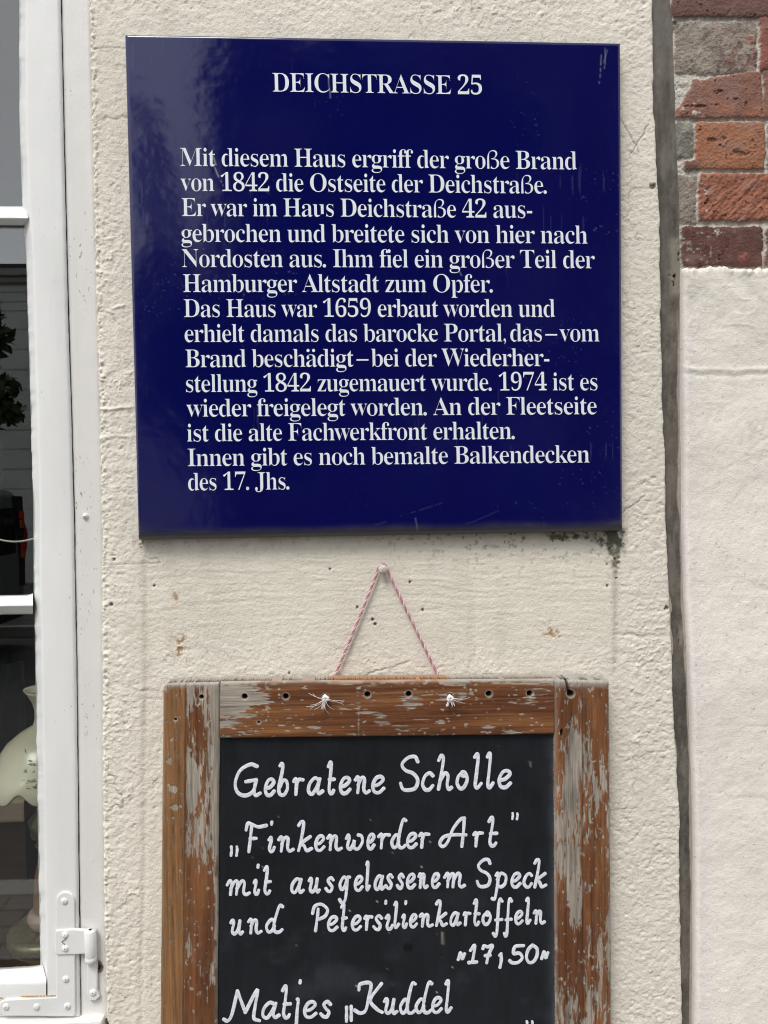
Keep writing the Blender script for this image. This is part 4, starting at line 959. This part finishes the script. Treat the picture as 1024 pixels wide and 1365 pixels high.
    # ---- handwriting
    GLY = {
     'e': [[(.12, .42), (.55, .5), (.95, .8), (.75, 1.0), (.35, .9), (.05, .45), (.2, .05), (.6, .0), (1.0, .25)]],
     'b': [[(.22, 1.85), (.38, 2.0), (.5, 1.85), (.35, 1.2), (.1, .45), (.2, .05), (.6, .0), (.95, .4), (.85, .85), (.5, .9), (.2, .5)]],
     'r': [[(.0, .82), (.2, .98), (.32, .8), (.22, 0)], [(.27, .55), (.55, .92), (1.0, .93)]],
     'a': [[(.78, .88), (.45, 1.0), (.1, .6), (.05, .15), (.3, .0), (.6, .45), (.8, .95)], [(.82, .97), (.66, .35), (.75, .02), (1.0, .18)]],
     't': [[(.0, 1.72), (.35, 2.0), (.5, 1.8), (.3, 1.0), (.1, .3), (.35, .0), (.7, .03), (.9, .2)], [(.2, .88), (1.0, .90)]],
     'n': [[(0, .82), (.15, 1.0), (.25, .8), (.17, 0)], [(.2, .5), (.45, .95), (.64, .85), (.6, .25), (.75, .0), (1.0, .12)]],
     'i': [[(.1, .82), (.4, 1.0), (.5, .8), (.2, .25), (.4, 0), (.75, .05), (1.0, .3)]],
     'l': [[(.05, 1.85), (.38, 2.05), (.55, 1.85), (.3, .9), (.12, .2), (.4, .0), (1.0, .28)]],
     'h': [[(.05, 1.72), (.25, 2.0), (.4, 1.8), (.27, 1.0), (.05, 0)], [(.14, .45), (.5, .95), (.75, .8), (.68, .25), (.8, .0), (1, .1)]],
     'o': [[(.55, 1), (.1, .7), (.0, .3), (.3, 0), (.7, .1), (1, .55), (.8, .95), (.5, 1), (.42, .82), (.65, .75)]],
     'c': [[(1, .85), (.7, 1), (.25, .8), (.0, .35), (.25, .02), (.65, .0), (1, .25)]],
     'S': [[(1, 1.72), (.85, 2), (.45, 1.95), (.1, 1.55), (.3, 1.2), (.75, 1.0), (1, .6), (.85, .12), (.4, 0), (.12, .1), (.0, .42)]],
     'G': [[(.86, 1.88), (.6, 2.0), (.2, 1.6), (.0, .8), (.1, .2), (.4, 0), (.7, .25), (.83, .85)], [(.42, .88), (.83, 1.0)], [(.83, 1.0), (.76, .3), (.82, .02), (1, .15)]],
     'k': [[(.05, 1.75), (.25, 2.0), (.42, 1.85), (.27, .9), (.05, 0)], [(.92, 1.0), (.22, .48), (.45, .35), (.65, .02), (1, .15)]],
     'w': [[(0, .75), (.12, 1), (.2, .8), (.08, .2), (.25, 0), (.45, .35), (.5, .6), (.5, .1), (.75, .02), (1, .5), (.95, .9), (.75, 1)]],
     'd': [[(.52, .8), (.3, .92), (.02, .45), (.12, .02), (.35, .1), (.5, .45)], [(1.0, 1.92), (.85, 2.0), (.7, 1.6), (.48, .55), (.55, .05), (.78, .0), (.98, .18)]],
     'm': [[(0, .7), (.13, 1), (.2, .8), (.15, 0)], [(.17, .45), (.35, .95), (.47, .85), (.42, 0)], [(.45, .45), (.65, .98), (.78, .85), (.74, .2), (.85, 0), (1, .12)]],
     'u': [[(0, .82), (.15, 1), (.25, .8), (.1, .2), (.3, 0), (.6, .3), (.75, .97)], [(.76, .97), (.68, .25), (.8, 0), (1, .14)]],
     's': [[(.95, .82), (.65, 1), (.3, .8), (.5, .55), (.8, .3), (.6, .0), (.25, .02), (0, .2)]],
     'g': [[(.7, .9), (.4, 1), (.05, .5), (.2, .1), (.5, .3), (.75, .95)], [(1.0, 1.0), (.78, .92), (.7, .2), (.55, -.65), (.25, -.9), (0, -.65)]],
     'p': [[(.25, .85), (.38, 1.0), (.4, .5), (.25, -.5), (.15, -.9), (0, -.85)], [(.35, .55), (.6, 1), (.95, .8), (.9, .25), (.6, 0), (.34, .15)]],
     'f': [[(1, 1.85), (.8, 2.05), (.62, 1.7), (.5, .6), (.38, -.7), (.2, -1.0), (0, -.75)], [(.25, .33), (.95, .38)]],
     'P': [[(.38, 1.65), (.32, 1.0), (.2, 0)], [(0, 1.3), (.15, 1.85), (.6, 2.0), (1, 1.6), (.85, 1.1), (.45, .85)]],
     'F': [[(.28, 1.85), (.22, 1), (.13, 0)], [(.0, 1.5), (.08, 1.95), (.3, 1.88), (.6, 1.72), (1, 1.82)], [(.2, .92), (.5, .95)]],
     'A': [[(.94, 2.0), (.78, 1.9), (.5, 1.25), (.3, .35), (.12, .0), (0, .25), (.15, .7), (.5, .85), (1, .85)], [(.94, 2.0), (.90, 1), (.84, 0)]],
     'M': [[(0, .12), (.1, .02), (.22, .4), (.38, 1.9)], [(.38, 1.92), (.6, .58)], [(.6, .58), (.94, 2.0), (.88, 1.0), (.84, .2), (1.0, .03)]],
     'K': [[(.15, 1.55), (.2, 1.92), (.58, 1.95), (.5, 1), (.4, .2), (.2, 0), (0, .2)], [(.98, 1.95), (.58, .95), (.8, .3), (1, .05)]],
     'j': [[(.8, 1.0), (1, .9), (.7, .2), (.4, -.8), (0, -1)]],
     '1': [[(.2, 1.45), (.75, 1.95), (.45, .05)], [(0, .03), (1, .12)]],
     '7': [[(.0, 1.65), (.12, 1.95), (.5, 1.85), (1, 1.95), (.6, 1.0), (.4, 0)], [(.25, .88), (.75, .95)]],
     '5': [[(1, 1.95), (.4, 1.85), (.28, 1.15), (.7, 1.15), (.9, .6), (.6, .05), (.2, .0), (0, .25)]],
     '0': [[(.55, 2), (.15, 1.5), (0, .7), (.2, .05), (.6, .1), (.95, .8), (.95, 1.6), (.55, 2)]],
     ',': [[(.75, 1.7), (.85, .9), (.3, .1)], [(.25, 1.5), (.75, 1.4)]],
     '~': [[(0, .5), (.35, 1.3), (.65, .6), (1, 1.2)]],
     "'": [[(.5, 1.0), (.7, .6), (.3, 0)]],
    }
    def stroke(pts, w, dy, rnd):
        """catmull-rom ribbon, slightly domed, round-ended"""
        p = np.array(pts, float)
        ext = np.vstack([2 * p[0] - p[1], p, 2 * p[-1] - p[-2]]); q = []
        for i in range(1, len(ext) - 2):
            for s_ in np.linspace(0, 1, 8, endpoint=False):
                a, b, c_, d = ext[i - 1], ext[i], ext[i + 1], ext[i + 2]
                q.append(.5 * (2 * b + (c_ - a) * s_ + (2 * a - 5 * b + 4 * c_ - d) * s_ ** 2 + (3 * b - a - 3 * c_ + d) * s_ ** 3))
        q.append(p[-1]); q = np.array(q)
        tng = np.gradient(q, axis=0); tng /= (np.linalg.norm(tng, axis=1)[:, None] + 1e-9)
        nr = np.stack([-tng[:, 1], tng[:, 0]], 1)
        n = len(q); ww = .78 * w * (1 + .10 * np.sin(np.linspace(0, 9, n) + rnd.uniform(0, 6)) + .16 * np.abs(tng[:, 0]) - .08)
        V = []; F = []
        prof = [(-1, 0), (-.72, .7), (0, 1), (.72, .7), (1, 0)]
        cap = [(-.92, .4), (-.7, .72), (-.36, .94)]
        rowsx = []
        for d, sc in cap: rowsx.append((q[0] + tng[0] * d * ww[0] * .5, nr[0], ww[0] * sc, 0.6))
        for i in range(n): rowsx.append((q[i], nr[i], ww[i], 1))
        for d, sc in reversed(cap): rowsx.append((q[-1] - tng[-1] * d * ww[-1] * .5, nr[-1], ww[-1] * sc, .6))
        for c_, nn, w_, hz in rowsx:
            for a, b in prof:
                x, y = c_ + nn * a * w_ * .5
                pt = P(x, y, yS - .0004 - .00014 * b * hz - dy); V.append(tuple(pt))
        m = len(prof)
        for i in range(len(rowsx) - 1):
            for k in range(m - 1): F.append((i * m + k, i * m + k + 1, (i + 1) * m + k + 1, (i + 1) * m + k))
        F.append(tuple(range(m))); F.append(tuple((len(rowsx) - 1) * m + k for k in reversed(range(m))))
        return V, F
    rnd = random.Random(9)
    def write(chars, ox, oy, sc, base, xh, w, asc=1.0, dots=()):
        """chars: (glyph, x0, x1[, base shift]) in enlarged-crop pixels; base: (x, y) pairs of the baseline"""
        parts = []; k = 0
        for ch in chars:
            g, a, b = ch[:3]
            a = ox + a / sc; b = ox + b / sc
            by = np.interp((a + b) / 2, [p[0] for p in base], [p[1] for p in base]) - w / 2 + (ch[3] if len(ch) > 3 else 0)
            hh = xh - w
            a += w / 2; b -= w / 2
            for st in GLY[g]:
                pts = [(a + x * (b - a) + rnd.uniform(-.14, .14), by - (y if y <= 1 else 1 + (y - 1) * asc) * hh + rnd.uniform(-.14, .14)) for x, y in st]
                parts.append(stroke(pts, w, .00001 * k, rnd)); k += 1
        for x, y in dots:
            x = ox + x / sc; y = oy + y / sc
            parts.append(stroke([(x + .4, y - 1.6), (x, y + 1.6)], w * 1.0, 0, rnd))
        V, F = join(parts)
        return V, F
    def row(*runs, split=False):
        out = []
        for V, F in runs:                       # a pair of quotation marks belongs to the word beside it
            if out and (len(out[-1][0]) < 800 or len(V) < 800) and not split: out[-1] = join([out[-1], (V, F)])
            else: out.append((V, F))
        for V, F in out: mk('lettering', V, F, M_CHALK, t)
    S1 = 4.452
    row(write([('G', 92, 268), ('e', 268, 350), ('b', 345, 432), ('r', 440, 520), ('a', 524, 637), ('t', 645, 706), ('e', 713, 800), ('n', 805, 915), ('e', 905, 1000)], 290, 985, S1, [(311, 1064), (330, 1063.5), (515, 1059)], 27, 6.0, .98),
        write([('S', 93, 222), ('c', 224, 312), ('h', 316, 422), ('o', 430, 516), ('l', 532, 600), ('l', 608, 670), ('e', 675, 773)], 510, 985, S1, [(531, 1056.8), (682, 1052)], 28, 6.0, 1.02))
    row(write([("'", 66, 98, 5), ("'", 98, 132, 5)], 290, 985, S1, [(300, 1138), (330, 1138)], 17, 5.0),
        write([('F', 158, 302), ('i', 290, 350), ('n', 352, 462), ('k', 465, 570), ('e', 568, 645), ('n', 642, 748), ('w', 752, 872), ('e', 878, 942), ('r', 945, 1032)], 290, 985, S1, [(326, 1138.5), (400, 1137), (522, 1133)], 24.5, 5.6, 1.05, dots=[(321, 500)]),
        write([('d', 42, 150), ('e', 132, 212), ('r', 208, 288), ('A', 328, 508), ('r', 530, 606), ('t', 620, 690)], 510, 985, S1, [(520, 1133), (664, 1130)], 24, 5.6, 1.05),
        write([("'", 758, 786), ("'", 786, 814)], 510, 985, S1, [(680, 1094), (693, 1094)], 12, 4.4))
    row(write([('m', 45, 202), ('i', 203, 257), ('t', 266, 326), ('a', 426, 522), ('u', 533, 618), ('s', 632, 702), ('g', 712, 797), ('e', 803, 872), ('l', 872, 912), ('a', 922, 1003)], 290, 1140, S1, [(300, 1195.5), (360, 1194), (420, 1191.5), (515, 1188)], 23.5, 5.4, 1.0, dots=[(240, 65)]),
        write([('s', 8, 72), ('s', 76, 138), ('e', 133, 203), ('n', 203, 277), ('e', 281, 347), ('m', 356, 498), ('S', 550, 650), ('p', 640, 748), ('e', 752, 828), ('c', 828, 897), ('k', 888, 982)], 510, 1140, S1, [(510, 1187), (630, 1184.5), (655, 1185), (730, 1185)], 23.5, 5.4, 1.0))
    row(write([('u', 68, 162), ('n', 172, 272), ('d', 277, 398), ('P', 552, 665), ('e', 643, 722), ('t', 726, 777), ('e', 786, 862), ('r', 862, 928), ('s', 915, 988), ('i', 985, 1052)], 290, 1140, S1, [(305, 1248), (370, 1245), (425, 1243.5), (520, 1241)], 23.5, 5.4, .95, dots=[(998, 278)]),
        write([('l', 58, 108), ('i', 106, 155), ('e', 152, 214), ('n', 212, 308), ('k', 305, 392), ('a', 392, 472), ('r', 472, 532), ('t', 532, 585), ('o', 585, 652), ('f', 646, 722), ('f', 710, 777), ('e', 776, 842), ('l', 842, 888), ('n', 888, 972)], 510, 1140, S1, [(520, 1239.5), (600, 1236), (730, 1233)], 21.5, 5.2, 1.02, dots=[(137, 282)]))
    row(write([('~', 437, 500, 1), ('1', 500, 572), ('7', 583, 665), (',', 680, 720, 7), ('5', 742, 850), ('0', 842, 932), ('~', 932, 995, 0)], 510, 1140, S1, [(610, 1286.5), (733, 1286)], 16.5, 5.6, 1.15))
    row(write([('M', 25, 262, 3), ('a', 252, 378), ('t', 374, 445), ('e', 500, 597), ('s', 600, 686), ('j', 445, 492, -4)], 290, 1140, S1, [(300, 1362), (345, 1360), (445, 1358)], 26, 5.8, 1.08, dots=[(490, 750)]),
        write([("'", 752, 780, 5), ("'", 780, 808, 5), ('K', 802, 990, -2), ('u', 978, 1078)], 290, 1140, S1, [(460, 1360), (480, 1356), (535, 1353)], 25, 5.8, 1.1),
        write([('d', 92, 206), ('d', 186, 304), ('e', 282, 362), ('l', 362, 420)], 510, 1140, S1, [(530, 1353.5), (605, 1351.5)], 25, 5.6, 1.08))
    row(*[write([("'", a, a + 32)], 510, 1140, S1, [(700, 1371), (712, 1371)], 12, 4.6) for a in (840, 872)], split=True)
board()

# ------------------------------------------------------------------ nail and cord
def cord():
    c = P(510, 757.5, -.004)
    t = thing('nail', 'paint covered round nail in the plaster under the blue sign', 'nail', tuple(c))
    V, F = lathe(tuple(c), [(.0022, .004), (.0022, -.0085), (.0050, -.0090), (.0054, -.0100), (.0046, -.0114), (.0020, -.0120), (.0004, -.0121)], 20, 'y')
    V = [(a + random.uniform(-.00025, .00025), b + random.uniform(-.0003, .0003), d) for a, b, d in V]
    mk('nail_body', V, F, M_NAIL, t)
    V = []
    t = thing('hanging_cord', 'twisted pink and white cord looped over the nail and knotted through the chalkboard frame', 'cord', tuple(P(510, 905, -.01)))
    y0 = -.0095
    ctl = [P(443, 915, -.0078), P(446, 902, -.0085)] + [P(446 + (502 - 446) * k / 8, 902 + (766 - 902) * k / 8 + 1.5 * math.sin(k * .39), y0) for k in range(1, 9)] + \
          [P(504, 758, y0), P(507.5, 752.5, y0), P(511, 751.5, y0), P(515, 754, y0), P(517.5, 762, y0)] + \
          [P(518 + (585 - 518) * k / 8, 764 + (902 - 764) * k / 8, y0) for k in range(1, 9)] + [P(588, 915, -.0078)]
    ctl = np.array(ctl); d = np.concatenate([[0], np.cumsum(np.linalg.norm(np.diff(ctl, axis=0), axis=1))])
    n = 520; s = np.linspace(0, d[-1], n)
    path = np.stack([np.interp(s, d, ctl[:, k]) for k in range(3)], 1)
    for k in range(3): path[2:-2, k] = (path[:-4, k] + path[1:-3, k] + path[2:-2, k] + path[3:-1, k] + path[4:, k]) / 5
    for ph, m in ((0, M_PINK), (math.pi * .66, M_PINK), (math.pi * 1.33, M_CORDW)):
        pts = []
        for i in range(n):
            tg = path[min(i + 1, n - 1)] - path[max(i - 1, 0)]; tg /= np.linalg.norm(tg)
            u = np.cross(tg, (0, 1, 0)); u /= np.linalg.norm(u); v = np.cross(tg, u)
            a = s[i] / .0118 * 2 * math.pi + ph
            pts.append(path[i] + (u * math.cos(a) + v * math.sin(a)) * .00075)
        V, F = tube(pts, .00084, 7); mk('strand', V, F, m, t)
    def knot(x, y, seed, frays, hang):
        r = random.Random(seed); parts = []
        c = np.array(P(x, y, -.0375))
        for q in range(3):
            pts = []
            for k in range(26):
                a = k / 25 * 2 * math.pi * 1.2 + q * 2.1
                pts.append(c + np.array(((.0027 - .0004 * q) * math.cos(a) + .0010 * math.sin(2 * a + q), -.0014 + .0018 * math.sin(1.5 * a + q), .0028 * math.sin(a) + .0010 * q - .001)))
            parts.append(tube(pts, .0014, 7))
        for q in range(6):
            dx = r.uniform(-.004, .004)
            pts = [c + np.array((dx * .5 + dx * k / 6, -.001 - .0005 * k * .4, -.002 - hang * k / 6)) for k in range(7)]
            parts.append(tube(pts, [.0011 - .0001 * k for k in range(7)], 6))
        V, F = join(parts); kn = mk('knot', V, F, M_FRAY, t)
        parts = []
        for q in range(frays):
            a = r.choice((r.uniform(2.5, 3.9), r.uniform(-.6, .7), r.uniform(4.0, 5.4))); l = r.uniform(.012, .028); b = r.uniform(-.5, .5)
            pts = [c + np.array((math.cos(a + b * k / 9) * l * k / 9, -.002 - .004 * math.sin(k / 9 * 3), math.sin(a + b * k / 9) * l * .7 * k / 9)) for k in range(10)]
            parts.append(tube(pts, .00022, 5))
        V, F = join(parts); mk('frayed_thread', V, F, M_FRAY, kn)
    knot(434, 931, 4, 13, .010); knot(600, 931, 8, 4, .007)
cord()

# ------------------------------------------------------------------ the far side of the street, seen only as reflections
GY = .0155
def PR(px, py, Y):
    """point at depth Y (in front of the wall) whose mirror image in the panes is seen at a pixel"""
    v = P(px, py, 2 * GY - Y).copy(); v[..., 1] = Y; return v
def street():
    stucco = mat('white stucco', (.85, .85, .83), .85, var=(((.8, .8, .8), .06), ((30, 30, 30), .04)))
    dkbr = mat('dark clinker brick', (.07, .04, .032), .85, var=(((5, 5, 14), .3),))
    glass = mat('dark window glass', (.015, .018, .022), .08, spec=.8)
    roofm = mat('slate roof', (.05, .05, .055), .7, var=(((6, 6, 6), .3),))
    trim = mat('stone trim', (.45, .44, .42), .8)
    YW = -13.2
    zc = float(PR(20, 370, YW)[2])
    xr = -2.7
    t = thing('white_house', 'pale stuccoed house with horizontal joints across the street, mirrored in the panes', 'house', (-9, YW - 4, 0))
    bm = bmesh.new(); z = .35; zs = []
    step = (float(PR(20, 470, YW)[2]) - float(PR(20, 494, YW)[2]))
    ys = [390, 403, 415, 440, 467, 494, 521, 547, 574, 600, 627, 653, 680, 707, 734]
    zz = [zc - .12] + [float(PR(20, y, YW)[2]) for y in ys] + [.0]
    zz = sorted([q for q in zz if q >= 0])
    for a, b in zip(zz[:-1], zz[1:]):
        if b - a > .07: bm_box(bm, (-16, YW - 8, a + .02), (xr, YW, b - .02), .012)
    bm_box(bm, (-15.95, YW - 7.95, 0), (xr - .05, YW - .04, zc))
    mkbm('wall', bm, stucco, t)
    bm = bmesh.new(); bm_box(bm, (-16.2, YW - 8.2, zc), (xr + .1, YW + .22, zc + .12), .02); bm_box(bm, (-16.1, YW - 8.1, zc - .1), (xr + .05, YW + .12, zc - .002), .02); mkbm('cornice', bm, trim, t)
    bm = bmesh.new(); bm_box(bm, (-16, YW - 8, zc + .121), (xr, YW - .3, zc + .35)); mkbm('roof', bm, roofm, t)
    for k in range(3):
        x = -15 + k * 3.1
        box('window', (x, YW + .001, 1.2), (x + 1.1, YW + .03, 3.1), glass, t)
    # brick house opposite
    t = thing('brick_house', 'tall dark brick house across the street, mirrored in the blue sign', 'house', (3, YW - 4, 0))
    bm = bmesh.new(); bm_box(bm, (xr + .2, YW - 9, 0), (11, YW - .2, 11.0)); mkbm('wall', bm, dkbr, t)
    bm = bmesh.new(); bm_box(bm, (xr + .15, YW - 9.1, 11.001), (11.1, YW + .0, 11.3), .03); mkbm('cornice', bm, trim, t)
    for fl in range(3):
        for k in range(5):
            x = xr + 1.0 + k * 2.4; zf = 1.2 + fl * 3.3
            f = box('window', (x - .08, YW - .199, zf - .08), (x + 1.18, YW - .15, zf + 1.98), trim, t, .01)
            box('pane', (x, YW - .149, zf), (x + 1.1, YW - .13, zf + 1.9), glass, f)
    # trees
    bark = mat('bark', (.09, .07, .055), .9, bumps=(((30, 30, 6), .6, .02),))
    leaf = mat('leaves', (.045, .085, .025), .6, var=(((2, 2, 2), .4), ((60, 60, 60), .3)))
    def tree(name, label, base, hgt, crowns, seed, n, lz=.11):
        r = random.Random(seed)
        t = thing(name, label, 'tree', base)
        bx, by, _ = base; parts = []
        parts.append(tube([(bx, by, 0), (bx + .03, by, hgt * .3), (bx - .04, by + .03, hgt * .62), (bx, by, hgt * .85)], [.16, .13, .09, .03], 10))
        V = []; F = []
        for (cx, cy, cz, rx, rz) in crowns:
            parts.append(tube([(bx, by, hgt * .35), ((bx + cx) / 2, (by + cy) / 2, (hgt * .4 + cz) / 2 + .1), (cx, cy, cz)], [.07, .045, .015], 7))
        tot = sum(c[3] * c[4] for c in crowns)
        for (cx, cy, cz, rx, rz) in crowns:
            for _ in range(int(n * rx * rz / tot)):
                while True:
                    d = Vector((r.uniform(-1, 1), r.uniform(-1, 1), r.uniform(-1, 1)))
                    if d.length <= 1: break
                if d.length < .45 and r.random() < .6: continue
                p = Vector((cx + d.x * rx, cy + d.y * rx, cz + d.z * rz))
                u = Vector((r.uniform(-1, 1), r.uniform(-1, 1), r.uniform(-1, .4))).normalized(); v = u.cross(Vector((r.uniform(-1, 1), r.uniform(-1, 1), r.uniform(-1, 1)))).normalized()
                l = lz * r.uniform(.7, 1.3); o = len(V)
                V += [p - u * l, p + v * l * .45, p + u * l, p - v * l * .45]; F.append((o, o + 1, o + 2, o + 3))
        v, f = join(parts); mk('trunk', v, f, bark, t); mk('crown', V, F, leaf, t)
    c = PR(-24, 480, -8.9); q = PR(4, 545, -8.9)
    tree('street_tree', 'leafy young tree whose branch tips are mirrored in the middle pane', (float(PR(-110, 480, -8.9)[0]), -8.9, 0), 4.2,
         [(float(PR(-90, 0, -8.9)[0]), -8.9, float(PR(0, 440, -8.9)[2]), .72, .8), (float(PR(-50, 0, -8.9)[0]), -8.9, float(PR(0, 545, -8.9)[2]), .62, .28), (float(PR(-26, 0, -8.9)[0]), -8.8, float(PR(0, 520, -8.9)[2]), .40, .20), (float(PR(-40, 0, -8.9)[0]), -8.8, float(PR(0, 450, -8.9)[2]), .42, .26), (float(PR(-110, 0, -8.9)[0]), -8.9, float(PR(0, 400, -8.9)[2]), .8, .9)], 3, 5200, .09)
    def PS(px, py, Y):
        v = P(px, py, -.048 - Y).copy(); v[..., 1] = Y; return v
    ys = -8.95
    cs = []
    for px_, py_, rx, rz in ((203, 470, .50, 1.0), (170, 175, .12, .45), (182, 230, .18, .45), (194, 290, .24, .5), (208, 360, .38, .5), (222, 500, .55, .6), (262, 400, .40, .5), (285, 470, .7, .8), (300, 560, .9, .8), (292, 200, .30, .5), (288, 110, .30, .5), (295, 300, .33, .6), (345, 260, .50, .6), (345, 80, .40, .35), (360, 450, .9, .8), (430, 290, .9, .8), (440, 80, .7, .5), (480, 190, .40, .5), (640, 160, .9, .7), (560, 250, .9, .7), (540, 110, .6, .5)):
        p = PS(px_, py_, ys); cs.append((float(p[0]), ys + .2 * math.sin(px_), float(p[2]), rx, rz))
    tree('street_tree', 'large spreading tree across the street, mirrored in the blue sign', (float(PS(340, 300, ys)[0]), ys, 0), 5.0, cs, 6, 30000, .12)
    # parked van
    body = mat('grey van paint', (.16, .165, .17), .3, spec=.6); rub = mat('tyre rubber', (.02, .02, .02), .8); rim = mat('wheel rim', (.4, .4, .42), .35, metal=.8)
    red = mat('red lamp lens', (.75, .03, .02), .15); amb = mat('orange lamp lens', (.60, .12, .01), .15); blk = mat('black plastic', (.015, .015, .015), .6)
    yf, yn = -8.35, -6.55
    xrear = float(PR(30, 650, yf)[0]); L_ = 4.6; zr = -.13
    t = thing('parked_van', 'grey parked van with stacked red tail lights, mirrored in the middle pane', 'van', (xrear - L_ / 2, (yf + yn) / 2, zr))
    prof = [(0, .42), (0, 1.05), (-.06, 1.80), (-.16, 1.88), (-2.9, 1.86), (-3.55, 1.15), (-4.5, .98), (-4.6, .75), (-4.58, .36), (-4.2, .30), (-.1, .30)]
    bm = bmesh.new(); vs = [bm.verts.new((xrear + x, yf, zr + z)) for x, z in prof]; f = bm.faces.new(vs)
    r = bmesh.ops.extrude_face_region(bm, geom=[f]); bmesh.ops.translate(bm, verts=[v for v in r['geom'] if isinstance(v, bmesh.types.BMVert)], vec=(0, yn - yf, 0))
    bmesh.ops.bevel(bm, geom=[e for e in bm.edges], offset=.05, segments=3, affect='EDGES', profile=.5)
    bo = mkbm('body', bm, body, t)
    box('rear_window', (xrear - .055, yf + .22, zr + 1.12), (xrear - .005, yn - .22, zr + 1.66), glass, t, .01)
    for x0, x1 in ((-2.75, -1.9), (-1.8, -.9)):
        box('side_window', (xrear + x0, yn - .02, zr + 1.12), (xrear + x1, yn + .012, zr + 1.65), glass, t, .01)
    box('bumper', (xrear - .06, yf + .04, zr + .36), (xrear + .08, yn - .04, zr + .62), blk, t, .03)
    box('door_handle', (xrear - .02, (yf + yn) / 2 + .06, zr + .98), (xrear + .03, (yf + yn) / 2 + .22, zr + 1.02), blk, t, .008)
    for y0 in (yf + .015, yn - .165):
        p = box('lamp_pillar', (xrear - .08, y0, zr + .72), (xrear + .012, y0 + .15, zr + 1.80), blk, t, .01)
        for z0 in (1.16, 1.52):
            box('tail_light', (xrear - .03, y0 + .02, zr + z0), (xrear + .03, y0 + .13, zr + z0 + .10), red, p, .01)
            box('indicator', (xrear - .03, y0 + .02, zr + z0 - .105), (xrear + .03, y0 + .13, zr + z0 - .004), amb, p, .01)
    for x in (-.85, -3.75):
        for y, sg in ((yf + .06, -1), (yn - .06, 1)):
            c = (xrear + x, y, zr + .32)
            V, F = lathe(c, [(.19, .1 * sg * .6), (.30, .1 * sg), (.32, .06 * sg), (.32, -.10 * sg), (.2, -.1 * sg)], 32, 'y'); w_ = mk('wheel', V, F, rub, t)
            V, F = lathe(c, [(.19, .085 * sg), (.17, .06 * sg), (.05, .075 * sg), (.04, .09 * sg)], 24, 'y'); mk('rim', V, F, rim, w_)
    # person in a red jacket
    p0 = PR(7, 700, -9.6); X, Y, Z = float(p0[0]), -9.6, 0.004
    j = {'pel': (0, 0, .93, .135, .10), 'bel': (0, .01, 1.08, .14, .105), 'che': (0, .0, 1.26, .165, .115), 'nk0': (0, 0, 1.41, .075, .07), 'nk': (0, .01, 1.47, .05, .05), 'hd': (0, .03, 1.56, .078, .09), 'ht': (0, .02, 1.66, .07, .08),
         'sl': (-.17, 0, 1.37, .07, .07), 'el': (-.25, .02, 1.12, .052, .052), 'wl': (-.25, .10, .89, .036, .036), 'fl': (-.24, .14, .79, .03, .018),
         'sr': (.17, 0, 1.37, .07, .07), 'er': (.25, .0, 1.12, .052, .052), 'wr': (.26, .06, .88, .036, .036), 'fr': (.26, .09, .78, .03, .018),
         'hl': (-.09, 0, .86, .10, .10), 'kl': (-.10, .03, .49, .065, .065), 'al': (-.11, -.02, .10, .045, .045), 'tl': (-.12, .14, .045, .045, .035),
         'hr': (.09, 0, .86, .10, .10), 'kr': (.11, .0, .49, .065, .065), 'ar': (.12, -.05, .10, .045, .045), 'tr': (.14, .11, .045, .045, .035)}
    ks = list(j); E_ = [('pel', 'bel'), ('bel', 'che'), ('che', 'nk0'), ('nk0', 'nk'), ('nk', 'hd'), ('hd', 'ht'), ('che', 'sl'), ('sl', 'el'), ('el', 'wl'), ('wl', 'fl'), ('che', 'sr'), ('sr', 'er'), ('er', 'wr'), ('wr', 'fr'), ('pel', 'hl'), ('hl', 'kl'), ('kl', 'al'), ('al', 'tl'), ('pel', 'hr'), ('hr', 'kr'), ('kr', 'ar'), ('ar', 'tr')]
    me = bpy.data.meshes.new('person'); me.from_pydata([j[k][:3] for k in ks], [(ks.index(a), ks.index(b)) for a, b in E_], [])
    ob = bpy.data.objects.new('person', me); COL.objects.link(ob)
    ob.modifiers.new('skin', 'SKIN'); me.skin_vertices[0] if me.skin_vertices else None
    sv = me.skin_vertices[0].data
    for i, k in enumerate(ks): sv[i].radius = j[k][3:5]; sv[i].use_root = (k == 'pel')
    ob.modifiers.new('sub', 'SUBSURF').levels = 2; ob.modifiers['sub'].render_levels = 2
    dg = bpy.context.evaluated_depsgraph_get(); m2 = bpy.data.meshes.new_from_object(ob.evaluated_get(dg)); bpy.data.objects.remove(ob)
    for m in (mat('dark red jacket', (.30, .02, .025), .8), mat('dark trousers', (.012, .014, .022), .8), mat('skin', (.42, .25, .18), .6), blk): m2.materials.append(m)
    for f in m2.polygons:
        c = f.center; f.use_smooth = True
        f.material_index = 2 if (c.z > 1.44 or (abs(c.x) > .18 and c.z < .90 and c.z > .7)) else 0 if c.z > .84 else 1 if c.z > .09 else 3
    ob = bpy.data.objects.new('person', m2); COL.objects.link(ob); ob.location = (X, Y, Z)
    tag(ob, 'person in dark red jacket and dark trousers standing across the street, mirrored in window', 'person')
    V, F = lathe((X, Y + .015, Z + 1.56), [(.085, -.02), (.096, .04), (.09, .09), (.06, .13), (.015, .145)], 20)
    V = [(a, b - .03 if c < Z + 1.6 else b, c) for a, b, c in V]
    mk('hair', V, F, mat('grey brown hair', (.06, .05, .045), .8), ob)
street()
